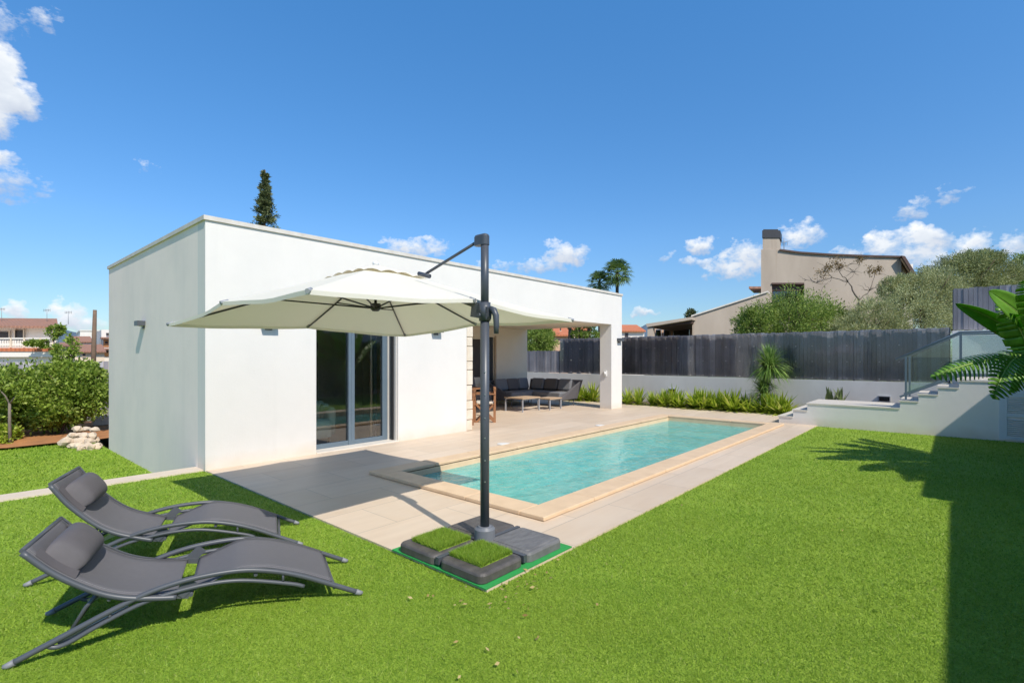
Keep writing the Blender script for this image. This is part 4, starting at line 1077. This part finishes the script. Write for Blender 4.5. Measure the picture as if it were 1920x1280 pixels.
# strap leaved plants
def strap_mesh(n,length,w,lo,hi,nseg=4,droop=.5):
    mb=MB()
    for i in range(n):
        a=random.uniform(0,6.283); e=R(random.uniform(lo,hi)); L=length*random.uniform(.65,1.15)
        p=Vector((random.uniform(-.05,.05),random.uniform(-.05,.05),0)); d=Vector((math.cos(a)*math.cos(e),math.sin(a)*math.cos(e),math.sin(e)))
        sd=Vector((-math.sin(a),math.cos(a),0)); row=[]
        for k in range(nseg+1):
            f=k/nseg; ww=w*(1-f**2.2)*(.6+.8*f if f<.5 else 1.0)+.001
            row.append((p-sd*ww/2,p+sd*ww/2)); p=p+d*L/nseg; d=(d+Vector((0,0,-droop/nseg*(.5+f)))).normalized()
        mb.grid([[a_ for a_,b_ in row],[b_ for a_,b_ in row]],False)
    return mb
protos=[strap_mesh(95,.66,.068,8,85,4,.7) for _ in range(3)]
bedp=[(1072,768,0),(1086,766,0),(1110,765,0),(1178,765,1),(1200,768,0),(1222,770,0),(1243,771,0),(1262,770,1),(1280,772,2),(1302,773,0),(1322,775,2),(1345,774,1),(1362,776,0),(1383,777,2),(1405,778,1),(1428,779,2),(1447,781,0),(1468,780,1),(1480,781,2),(1330,768,0),(1395,769,1),(1240,764,2),(1300,766,1),(1455,770,2),(1098,757,0)]
NUM='first second third fourth fifth sixth seventh eighth ninth tenth eleventh twelfth thirteenth fourteenth fifteenth sixteenth seventeenth eighteenth nineteenth twentieth'.split()
bedobjs=[]
seen=[None]*3
for i,(px,py,k) in enumerate(bedp):
    x,y,z=PG(px,py); 
    d=(CAMH)*F/(py-HZ); x=min(max(x,15.12),16.1)
    # keep inside the bed by re-solving the picture ray on that plane
    ray=(px-960)/F; dd_=x/(ray*RX+FX); y=dd_*(ray*RY+FY)
    if seen[k] is None:
        o=protos[k].build('strap_leaf_plant',M['strap'],None); o.location=(0,0,0); seen[k]=o
        me=o.data; c=np.empty(len(me.vertices)*3,np.float32); me.vertices.foreach_get('co',c); c=c.reshape(-1,3); c[:,2]-=0; me.vertices.foreach_set('co',c.ravel())
    else:
        o=seen[k].copy(); COL.objects.link(o)
    o.location=(x,y,-.03); s=random.uniform(.75,1.15); o.scale=(s,s,s*random.uniform(.8,1.05)); o.rotation_euler=(0,0,random.uniform(0,6))
    o['_px']=px; bedobjs.append((px,py,o))
for (lst,txt) in (([b for b in bedobjs if b[0]<1120],'strap leaved plant seen through the porch, %s from the sofa end'),([b for b in bedobjs if b[0]>1120 and b[1]>=768],'strap leaved plant in the front row of the bed, %s counting right from the pillar'),([b for b in bedobjs if b[0]>1120 and b[1]<768],'strap leaved plant right against the low wall, %s counting right from the pillar'),):
    for k,(px,py,o) in enumerate(sorted(lst,key=lambda b:b[0])):
        del o['_px']; tag(o,txt%NUM[k],'plant','strap leaved plants in the bed along the low wall')
# fine leaved two headed plant
fx,fy=15.45,None; ray=(1441-960)/F; dq=fx/(ray*RX+FX); fy=dq*(ray*RY+FY)
yp=thing('fine_leaved_palm','two headed plant with fine arching leaves standing in the bed before the fence','plant',(fx,fy,0))
mb=MB(); mb.tube([(fx,fy,-.05),(fx-.03,fy+.05,.5),(fx,fy-.02,1.2)],[.08,.06,.045],8); mb.tube([(fx,fy,.05),(fx,fy+.12,.5)],[.05,.035],8); mb.build('trunk',M['grey_bark'],yp)
for (cz,oy,n,L,w) in ((1.24,-.02,800,.72,.026),(.50,.12,420,.62,.026),(.80,.05,160,.5,.022)):
    mb=strap_mesh(n,L,w,-25,85,6,1.5); mb.v=[(p[0]+fx,p[1]+fy+oy,p[2]+cz) for p in mb.v]; mb.build('leaf_head',M['yucca'],yp)
# sword plant in the planter
ray=(1565-960)/F; xx=15.6; dq=xx/(ray*RX+FX); yy=dq*(ray*RY+FY)
mb=strap_mesh(26,.36,.028,76,90,4,.03); mb.v=[(p[0]*1.3+xx,p[1]*4.0+yy,p[2]*1.2+.30) for p in mb.v]
tag(mb.build('sword_plant',M['snake']),'upright sword leaved plant behind the white platform','plant')
# paddle leaved plant at the right edge
pl=thing('paddle_leaf_plant','tall plant with torn glossy paddle leaves reaching in at the right edge','plant',(9.95,-.95,0))
def paddle(p0,p1,p2,p3,width,side,torn=0.0,n=26,gap=.35,fold=.25):
    """blade with midrib bezier p0..p3; side = approximate blade sideways direction"""
    P=[Vector(p) for p in (p0,p1,p2,p3)]; sd0=Vector(side).normalized()
    bz=lambda u:(1-u)**3*P[0]+3*(1-u)**2*u*P[1]+3*(1-u)*u*u*P[2]+u**3*P[3]
    mb=MB(); mid=[bz(i/n) for i in range(n+1)]
    prof=lambda u: width/2*max(0.0,math.sin(math.pi*min(1,(u*.93+.07))**.8))**.62 if u<1 else 0
    for sgn in (-1,1):
        i=0
        while i<n:
            seg=1 if random.random()<torn else random.choice((2,3,4)); j=min(n,i+seg)
            if torn==0: j=n
            rows=[]
            for k in range(i,j+1):
                u=k/n; t=(bz(min(1,u+.01))-bz(max(0,u-.01))).normalized(); sd=(sd0-t*sd0.dot(t)).normalized(); nm=t.cross(sd).normalized()
                w=prof(u)
                sw=t*w*.35   # veins sweep towards the tip
                shr=0.0
                if torn>0 and k==j and j<n: shr=-gap*(1.0/n)
                row=[]
                for q in range(5):
                    f=q/4; row.append(mid[k]+sgn*sd*w*f+sw*f*f+nm*(fold*w*f*f)-Vector((0,0,.10*w*f*f*torn*3))+ (t*shr*f*2))
                rows.append(row)
            mb.grid(rows); i=j
    return mb,mid
def add_leaf(p0,p1,p2,p3,width,side,torn,stem_from,lab=None,fold=.25,n=26,gap=.35):
    mb,mid=paddle(p0,p1,p2,p3,width,side,torn,n=n,gap=gap,fold=fold); lf=mb.build('leaf',M['banana'],pl)
    s=lf.modifiers.new('solidify','SOLIDIFY'); s.thickness=.003
    m2=MB(); m2.tube([Vector(stem_from),Vector(stem_from).lerp(Vector(p0),.6)+Vector((0,0,.15)),Vector(p0)]+mid[1:-1:3],[.030,.024,.018]+[.012*(1-.9*i/9) for i in range(len(mid[1:-1:3]))],8); m2.build('petiole',M['midrib'],lf)
    if lab: lf['label']=lab
ST=(9.95,-.95,.25)
D=lambda px,py,d:PD(px,py,d)
add_leaf(D(1968,640,6.9),D(1930,600,6.8),D(1890,570,6.6),D(1853,546,6.5),.36,(.35,-.1,-.9),0.0,ST,fold=.2)
add_leaf(D(1945,650,7.0),D(1895,615,7.0),D(1845,585,7.0),D(1791,569,7.0),.25,(.5,.4,-.75),0.0,ST,fold=.7)
add_leaf(D(1890,668,7.0),D(1850,672,7.0),D(1800,685,7.0),D(1744,707,7.0),.36,(.45,.25,.85),1.0,(9.9,-.9,.9),n=18,gap=.42)
add_leaf(D(1925,662,6.8),D(1895,665,6.7),D(1878,700,6.6),D(1862,748,6.5),.46,(.6,-.75,.05),1.0,(9.9,-.9,.9),n=18,gap=.30)
add_leaf(D(1960,665,6.9),D(1935,675,6.9),D(1912,700,6.8),D(1893,735,6.7),.34,(.6,-.5,-.5),0.9,(9.9,-.9,.9),n=18,gap=.30)
# upright leaves above and outside the frame whose shade falls on the lawn
for (dx,dy,zt,lean,w,tn) in ((-.5,.75,2.15,.5,.40,.4),(.2,.75,2.35,.3,.42,.4),(-.9,.35,2.3,.4,.40,.5),(.6,.15,2.6,.3,.42,.3),(1.0,.5,2.2,.5,.4,.5),(-.3,-.3,2.7,.2,.45,.3),(.1,-.5,2.5,.3,.42,.5)):
    b=Vector((9.95+dx*.45,-1.05+dy*.30,1.35)); e=Vector((9.95+dx*1.25,-1.05+dy*.75,zt))
    add_leaf(b,b.lerp(e,.35)+Vector((0,0,.2)),b.lerp(e,.7)+Vector((0,0,.25)),e,w,(.75,-.5,.1) if abs(dx)<.5 else (.2,.9,.2),tn,ST)
mb=MB()
for k in range(5):
    a=k*1.3; mb.tube([(9.95+.05*math.cos(a),-.95+.05*math.sin(a),0),(9.95+.10*math.cos(a),-.95+.10*math.sin(a),.7),(9.95+.2*math.cos(a),-.95+.15*math.sin(a),1.2)],[.06,.05,.03],8)
mb.build('stem',M['midrib'],pl)
for (bx,by,bz,ex,ey,ez,w,tn) in ((9.5,-1.1,1.3,7.9,-.75,1.9,.42,.4),(9.4,-1.2,1.2,7.6,-1.15,1.75,.40,.5),(9.6,-1.0,1.5,8.3,-.62,2.45,.42,.4),(9.7,-1.2,1.5,8.7,-1.3,2.75,.44,.3),(9.4,-1.3,1.2,8.0,-1.45,2.2,.40,.4)):
    b=Vector((bx,by,bz)); e=Vector((ex,ey,ez)); add_leaf(b,b.lerp(e,.35)+Vector((0,0,.22)),b.lerp(e,.7)+Vector((0,0,.22)),e,w,(.25,.9,.2),tn,ST)
# garden hedge along the main house (seen only as a reflection in the door glass)
for i,(x,y,h,lab) in enumerate(((8.5,-2.2,2.3,'leafy shrub against the main house wall, one nearest the camera'),(10.2,-2.25,2.5,'tall leafy shrub against the main house wall, middle one'),(11.8,-2.2,2.2,'leafy shrub against the main house wall, one nearest the stairs'))):
    bushy('wall_shrub',lab,'shrub',[(x,y,h*.62,.75,.42,h*.38),(x+.4,y+.05,h*.4,.65,.4,h*.35),(x-.4,y,h*.4,.6,.4,h*.35)],'bush',40,130,.1,.12,.05,((x,y,LZ),.05),'shrubs along the main house')

# left side shrubs
bushy('flowering_shrub','large leafy green shrub on the lower lawn beside the white end wall','shrub',[B(120,742,12.4,68,54,.9),B(70,735,12.6,52,50,.8),B(168,735,12.6,34,44,.6),B(105,775,12.3,45,26,.6),B(135,705,12.7,45,28,.6)],'shrub',30,150,.11,.10,.056,(PD(105,822,12.3),.06),'shrubs along the lower lawn edge')
bushy('flowering_shrub','leafy green shrub at the left edge behind the thin sapling','shrub',[B(10,740,12.0,58,56,.9),B(-45,745,12.0,60,62,.9),B(25,765,12.1,42,36,.8)],'shrub',30,160,.11,.10,.056,(PD(5,826,12.0),.06),'shrubs along the lower lawn edge')
bushy('flowering_shrub','tall sparse shoot rising above the big shrub before the terrace house','shrub',[B(116,672,12.8,10,18,.2),B(136,650,12.9,6,24,.15),B(108,660,13.0,6,12,.15)],'shrub',18,20,.22,.085,.045,(PD(115,800,12.8),.03))
bushy('small_bush','small bright bush at the foot of the thin sapling','bush',[B(8,822,11.2,26,20,.35),B(-15,818,11.2,28,22,.35)],'strap',40,60,.14,.09,.05,(PD(5,840,11.2),.03))
sp_=thing('sapling','thin pale sapling trunk on the lower lawn at the left edge','tree',PG(19,838,-.42))
mb=MB(); a=Vector(PG(19,838,-.42)); dS=1.97*F/(838-HZ)
mb.tube([a,PD(18,790,dS),PD(18,755,dS)],[.032,.028,.024],8); mb.tube([PD(18,757,dS),PD(10,742,dS),PD(-6,725,dS)],[.02,.014,.008],6); mb.tube([PD(18,757,dS),PD(26,746,dS),PD(40,735,dS)],[.02,.013,.007],6); mb.build('trunk',M['grey_bark'],sp_)
p,d=crown_pts([B(-12,715,dS,22,20),B(38,728,dS,14,12)],16,30,.2); np_mesh('crown',leaves(p,d,.08,.045),4,M['shrub'],sp_)
# rocks
import bmesh
def rock(label,x,y,z,s):
    bm=bmesh.new(); bmesh.ops.create_icosphere(bm,subdivisions=2,radius=1)
    sx,sy,sz=s*random.uniform(.8,1.3),s*random.uniform(.8,1.2),s*random.uniform(.6,.9)
    sd=random.random()*50
    from mathutils import noise as nz
    for v in bm.verts:
        k=1+.45*nz.noise(v.co*1.3+Vector((sd,0,0)))+.15*nz.noise(v.co*3.5+Vector((0,sd,0)))
        v.co=Vector((v.co.x*sx*k+x,v.co.y*sy*k+y,v.co.z*sz*k+z))
    me=bpy.data.meshes.new('rock'); bm.to_mesh(me); bm.free()
    return tag(finish('rock',me,M['rock'],None),label,'rock','pale limestone rocks by the end wall')
ORD=['first','second','third','fourth','fifth','sixth','seventh','eighth','ninth','tenth']
for rown,py0,dz,xs,s0 in (('bottom',838,0.0,(150,162,174,186,197),.105),('lowest front',842,-.03,(168,181,193),.085),('second',828,.07,(140,152,165,178,191),.115),('third',817,.17,(148,161,175,188),.11),('top',807,.27,(160,174,190),.10)):
    for k,px in enumerate(xs):
        x,y,z=PG(px+random.uniform(-3,3),py0+random.uniform(-2,2),-.40+dz)
        rock('pale limestone rock, %s from left in the %s row by the end wall'%(ORD[k],rown),x-.12,y,-.36+dz,s0*random.uniform(.7,1.1))
mb=MB(); ax,ay,az_=PG(172,806,-.40); mb.box(2.72,6.5,17.25,17.5,-.6,-.06); tag(mb.build('garden_wall',M['stair']),'low white wall stub behind the rock heap','wall')
fl=thing('board_fence','grey board fence behind the shrubs at the far left','fence',(-2,19.4,-.4))
mb=MB(); x=-16
while x<8:
    w=random.uniform(.09,.11); mb.box(x,x+w,19.38+random.uniform(-.01,.01),19.42,-.3,1.42); x+=w+.012
mb.build('board_panel',M['fence'],fl)
mb=MB()
for x in np.arange(-16,8,2.4): mb.box(x-.04,x+.04,19.43,19.5,-.5,1.4)
mb.build('post',M['anthracite'],fl)

# ------------------------------------------------------------------ neighbouring buildings
def facing_poly(pts,d): return [PD(a,b,d) for a,b in pts]
SKEW=0.0
def ext(k): return ((FX+RX*SKEW)*k,(FY+RY*SKEW)*k,0)   # depth sheared along the camera ray so side walls stay unseen
def exr(k): return ((FX+RX*.62)*k,(FY+RY*.62)*k,0)   # beige houses sheared along the view to keep their left sides unseen
def panel(mb,x0,y0,x1,y1,d,th):  # box given by picture corners on a plane at depth d, going back th
    mb.prism(facing_poly([(x0,y1),(x1,y1),(x1,y0),(x0,y0)],d),ext(th))
# beige house
def panr(mb,x0,y0,x1,y1,d,th): mb.prism(facing_poly([(x0,y1),(x1,y1),(x1,y0),(x0,y0)],d),exr(th))
bh=thing('beige_house','beige rendered house with square chimney and timber eave beyond the olive bushes','house',PD(1560,710,28))
mb=MB()
mb.prism(facing_poly([(1427,700),(1447,700),(1447,533),(1508,533),(1508,700),(1690,700),(1690,481),(1640,480),(1560,477),(1500,473),(1462,468),(1427,468)],28),exr(.4))
mb.prism(facing_poly([(1427,700),(1690,700),(1690,500),(1427,500)],28.42),exr(7))
mb.build('wall',M['beige'],bh)
mb=MB()
row=[(1462,466.5),(1500,471.5),(1560,475.5),(1640,478.5),(1693,479.5)]
A=[PD(a,b,27.9) for a,b in row]; Bk=[Vector(PD(a,b,27.9))+Vector(exr(8))-Vector((0,0,.4)) for a,b in row]
mb.grid([A,Bk],False); mb.grid([[Vector(p)-Vector((0,0,.09)) for p in A],A],False); rf=mb.build('roof',M['brown'],bh)
mb=MB(); panr(mb,1430,446,1461,468.5,28.1,.95); chm=mb.build('chimney',M['beige'],rf)
mb=MB(); panr(mb,1429,432,1463,445.8,28.05,1.05); panr(mb,1431,430,1459,431.8,28.1,.9); mb.build('chimney_cap',M['black_cap'],chm)
mb=MB(); panr(mb,1447,533,1508,545,28.15,.1); panr(mb,1447,530,1508,533,27.93,.1); wd=mb.build('window_frame',M['brown'],bh)
mb=MB(); panr(mb,1449,537,1507,600,28.3,.05); mb.build('pane',M['dark_pane'],wd)
# timber eave on the right
mb=MB(); mb.prism([PD(1690,479,27.6),PD(1697,480,27.6),PD(1722,520,27.6),PD(1716,522,27.6)],exr(8)); ev=mb.build('eave',M['brown'],bh)
mb=MB()
for k in range(10): mb.bar(Vector(PD(1691,484,27.8))+Vector(exr(.8*k)),Vector(PD(1714,520,27.8))+Vector(exr(.8*k)),.10,.14)
mb.build('rafter',M['teak_pale'],ev)
mb=MB(); panr(mb,1690.5,495,1712,700,28.6,6); mb.build('side_wall',M['far_white'],bh)
mb=MB(); panr(mb,1404,537,1427,541,28,2.0); mb.build('ledge',M['tiles'],bh)
an_=thing('antenna','thin roof antenna behind the chimney of the beige house','antenna',PD(1470,470,29))
mb=MB(); mb.tube([PD(1470,470,29),PD(1470,447,29)],.018,5); mb.tube([PD(1462,456,29),PD(1480,452,29)],.014,5)
for k in range(4): mb.tube([PD(1464+4*k,452,28.9),PD(1464+4*k,460,29.1)],.010,4)
mb.build('antenna_mast',M['grey_plastic'],an_)
# low wing
lwg=thing('low_house','low sand coloured house with sloping wall and shaded veranda above the fence','house',PD(1320,710,27))
mb=MB(); mb.prism(facing_poly([(1298,700),(1440,700),(1440,548),(1298,594)],27),exr(6)); mb.build('wall',M['beige'],lwg)
mb=MB(); mb.prism([PD(1296,591,26.9),PD(1440,545,26.9),PD(1440,547.6,26.9),PD(1296,593.6,26.9)],exr(6.2)); mb.build('roof',M['coping_trim'],lwg)
mb=MB(); mb.prism(facing_poly([(1211,607),(1297,594),(1297,599),(1213,613)],26.2),exr(5)); vr=mb.build('veranda_roof',M['beige'],lwg)
mb=MB(); mb.prism(facing_poly([(1213,613.3),(1297,599.3),(1297,606),(1225,614)],26.6),exr(4.4)); mb.build('soffit',M['brown'],vr)
mb=MB(); panr(mb,1214,613.4,1224,700,26.3,.3); mb.build('veranda_post',M['beige'],lwg)
mb=MB(); panr(mb,1225,607,1297,700,30.5,.2); mb.build('veranda_wall',M['stonehouse'],lwg)
for (a,b) in ((1229,1240),(1244,1256),(1262,1293)):
    mb=MB(); panr(mb,a,617,b,660,30.2,.15); w_=mb.build('window',M['grey_plastic'],lwg)
    mb=MB(); panr(mb,a+1,618,b-1,659,30.1,.08); mb.build('pane',M['dark_pane'],w_)
bushy('small_tree','tiny dark tree tip above the veranda roof','tree',[B(1295,590,38,7,9),B(1296,600,38,8,9)],'conifer',40,16,.25,.2,.08,(PD(1295,690,38),.08))
# red roofed houses
def gable_house(name,label,px0,px1,yt,ye,d,wallm,roofm,wins=(),group=None,depth=8):
    t=thing(name,label,'house',PD((px0+px1)/2,720,d),group)
    mb=MB(); panel(mb,px0,ye,px1,720,d,depth); mb.build('wall',wallm,t)
    mb=MB(); o=.35*F/d*.5
    a=[Vector(PD(px0-o,ye+1,d-.35)),Vector(PD(px1+o,ye+1,d-.35))]; r0=Vector(PD(px0-o,yt,d)); r1=Vector(PD(px1+o,yt,d)); f=Vector(ext(depth/2)); zr=CAMH-(yt-HZ)/F*d
    R0=Vector((a[0].x+f.x*1.05,a[0].y+f.y*1.05,zr)); R1=Vector((a[1].x+f.x*1.05,a[1].y+f.y*1.05,zr)); c=[a[0]+f*2.15,a[1]+f*2.15]
    th=Vector((0,0,.14))
    mb.prism([a[0],R0,c[0],c[0]+th,R0+th,a[0]+th],a[1]-a[0]); mb.build('roof',roofm,t)
    for (x0,y0,x1,y1) in wins:
        mb=MB(); panel(mb,x0,y0,x1,y1,d-.05,.12); w=mb.build('window',M['dark_open'],t)
        mb=MB(); panel(mb,x0-.8,y0-.8,x1+.8,y0,d-.09,.08); panel(mb,x0-.8,y1,x1+.8,y1+1,d-.12,.12); mb.build('window_trim',M['far_cream'],w)
    return t
gable_house('red_roofed_house','orange tiled house between the porch pillar and the low sand house',1166,1208,607,621,58,M['far_white'],M['tiles_orange'],((1172,624,1178,632),),'far tiled houses')
gable_house('red_roofed_house','terracotta walled house seen through the open porch above the lower fence',1030,1068,612,629,52,M['stonehouse'],M['tiles_orange'],((1050,613,1052,620),),'far tiled houses')
gable_house('red_roofed_house','cream house behind tree trunks seen through the open porch, right of the terracotta one',1074,1108,610,618,56,M['far_cream'],M['tiles_orange'],((1080,622,1084,630),(1092,622,1096,630)),'far tiled houses')
for i,(px,lab) in enumerate(((1069,'dark tree trunk above the lower fence, leftmost of three'),(1085,'dark tree trunk above the lower fence, middle of three'),(1104,'dark tree trunk with leaves, rightmost of three, beside the pillar'))):
    t=thing('tall_tree',lab,'tree',PD(px,700,30),'trees beyond the lower fence')
    mb=MB(); mb.tube([PD(px,700,30),PD(px-1,640,30),PD(px+1,590,30)],[.13,.11,.08],8); mb.build('trunk',M['bark'],t)
    p,d=crown_pts([B(px+8,628,30,9,9),B(px+3,606,30,12,9)],24,24,.2); np_mesh('crown',leaves(p,d,.16,.07),4,M['bush'],t)
# left far houses
SKEW=-0.92
th_=thing('terrace_house','white house with clay tiled roof and balustraded terrace at the far left','house',PD(40,720,36))
mb=MB(); panel(mb,-160,612,100,720,38,8); mb.build('wall',M['far_white'],th_)
mb=MB(); A=[PD(-175,613,36.9),PD(109,615.5,36.9)]; Rr=[Vector(PD(-175,613,36.9))+Vector(ext(5))+Vector((0,0,.95)),Vector(PD(109,615.5,36.9))+Vector(ext(5))+Vector((0,0,.95))]
A=[Vector(p) for p in A]; Rr=[Vector(p) for p in Rr]
mb.prism([A[0],Rr[0],Rr[0]+Vector((0,0,.15)),A[0]+Vector((0,0,.15))],A[1]-A[0]); mb.build('roof',M['tiles'],th_)
for (a,b,y0,y1) in ((-40,16,622,650),(28,43,619,650)):
    mb=MB(); panel(mb,a,y0,b,y1,37.9,.08); w=mb.build('window',M['dark_open'],th_)
    mb=MB(); panel(mb,a-2,y0-2,a,y1,37.82,.1); panel(mb,b,y0-2,b+2,y1,37.82,.1); mb.build('shutter',M['far_cream'],w)
mb=MB(); panel(mb,-160,651,112,655,34,5.9); panel(mb,-160,659,112,669,33.9,3.9); mb.build('terrace_floor',M['far_white'],th_)
mb=MB(); panel(mb,-160,652,112,658.8,33.85,.2); mb.build('terrace_trim',M['tiles_orange'],th_)
mb=MB(); panel(mb,-160,633,112,635.5,34,.25)
bal=mb.build('balustrade',M['far_white'],th_)
mb=MB()
for px in np.arange(-70,111,3.1):
    b0=Vector(PD(px,651,34.1)); b1=Vector(PD(px,635.6,34.1)); mb.tube([b0,b0.lerp(b1,.3),b0.lerp(b1,.6),b1],[.03,.055,.03,.035],6)
mb.build('baluster',M['far_white'],bal)
mb=MB()
for px in (20,45,75,100): panel(mb,px-1.6,633,px+1.6,651,33.97,.26)
mb.build('pedestal',M['far_cream'],bal)
mb=MB(); panel(mb,-160,669.2,112,760,34.2,3.6); mb.build('lower_wall',M['far_white'],th_)
bushy('terrace_plant','potted leafy plant on the balustraded terrace of the far left house','plant',[B(100,622,33.2,11,12,.3),B(112,618,33.2,8,8,.3),B(60,643,33.2,10,5,.2),B(82,645,33.2,8,6,.2)],'shrub',26,24,.2,.16,.09,(PD(100,640,33.2),.03))
gable_house('village_house','pale village house with brown tiled roof, right of the terrace house',128,172,630,641,62,M['far_white'],M['tiles'],((158,646,168,653),(135,648,140,656)),'far village houses at the left')
gable_house('village_house','cream village house lower down with two small windows, beside the terrace house',104,140,642,648,56,M['far_cream'],M['tiles'],((116,652,121,660),(124,652,128,660)),'far village houses at the left')
gable_house('village_house','low cream house with tiled roof below the pale village house',140,196,646,660,52,M['far_cream'],M['tiles'],((155,663,160,668),),'far village houses at the left')
wb=thing('white_block','tall white flat roofed block behind the utility pole','house',PD(172,720,78))
mb=MB(); panel(mb,150,620.5,186,720,78,10); mb.build('wall',M['far_white'],wb)
mb=MB(); panel(mb,149,618.5,187,620.4,77.9,10.2); mb.build('roof',M['far_white'],wb)
ob=thing('orange_block','orange and white balconied block beside the white end wall','house',PD(200,720,66))
mb=MB(); panel(mb,190,618,226,720,66,9); mb.build('wall',M['far_white'],ob)
mb=MB(); panel(mb,194,637,226,650,65.9,.08); panel(mb,194,658,226,668,65.9,.08); mb.build('balcony',M['far_orange'],ob)
mb=MB(); panel(mb,189,632,226,635,65.2,.78); panel(mb,189,653,226,655.5,65.2,.78); mb.build('balcony_floor',M['tiles'],ob)
for (a,y) in ((199,624),(197,640),(197,657)):
    mb=MB(); panel(mb,a,y,a+5,y+4,65.8,.08); mb.build('window',M['dark_open'],ob)
up=thing('utility_pole','weathered brown utility pole standing left of the pool house','pole',PD(175,735,27))
mb=MB(); mb.tube([PD(174,735,27),PD(176,650,27),PD(178,581,27)],[.12,.11,.085],8); mb.build('pole_shaft',M['pole'],up)
mb=MB(); 
for k in range(2): mb.tube([PD(174,700-14*k,26.9),PD(180,700-14*k,26.9)],.02,5)
mb.build('step_iron',M['rib'],up)
for (px,py,lab) in ((88,580,'thin television antenna above the right end of the clay tiled roof'),(3,578,'thin television antenna above the tiled roof at the left edge'),(128,584,'thin television antenna before the cloud, right of the tiled roof')):
    t=thing('antenna',lab,'antenna',PD(px,606,40),'television antennas on the far left roofs')
    mb=MB(); mb.tube([PD(px,608,40),PD(px,py,40)],.016,4); mb.tube([PD(px-6,py+2,40),PD(px+6,py+1,40)],.014,4)
    for k in range(5): mb.tube([PD(px-6+3*k,py-1,39.8),PD(px-6+3*k,py+4,40.2)],.010,4)
    mb.build('antenna_mast',M['grey_plastic'],t)

# ------------------------------------------------------------------ leaf litter
n=66; P=[];D_=[]
for k in range(n):
    if k<55: x,y=2.36+random.gauss(0,.35),2.25+random.gauss(0,.28)
    else: x,y=random.uniform(1.0,8.5),random.uniform(.3,3.2)
    if x>2.38 and y>2.32: y=2.30-random.random()*.2
    if x<2.38 and y>3.0: y-=1
    P.append((x,y,.012)); D_.append((random.gauss(0,1),random.gauss(0,1),random.uniform(.0,.25)))
v=leaves(np.array(P),np.array(D_),.035,.016)
tag(np_mesh('leaf_litter',v,4,M['litter']),'scattered dry leaf bits on the turf around the parasol base','leaf litter',kind='stuff')
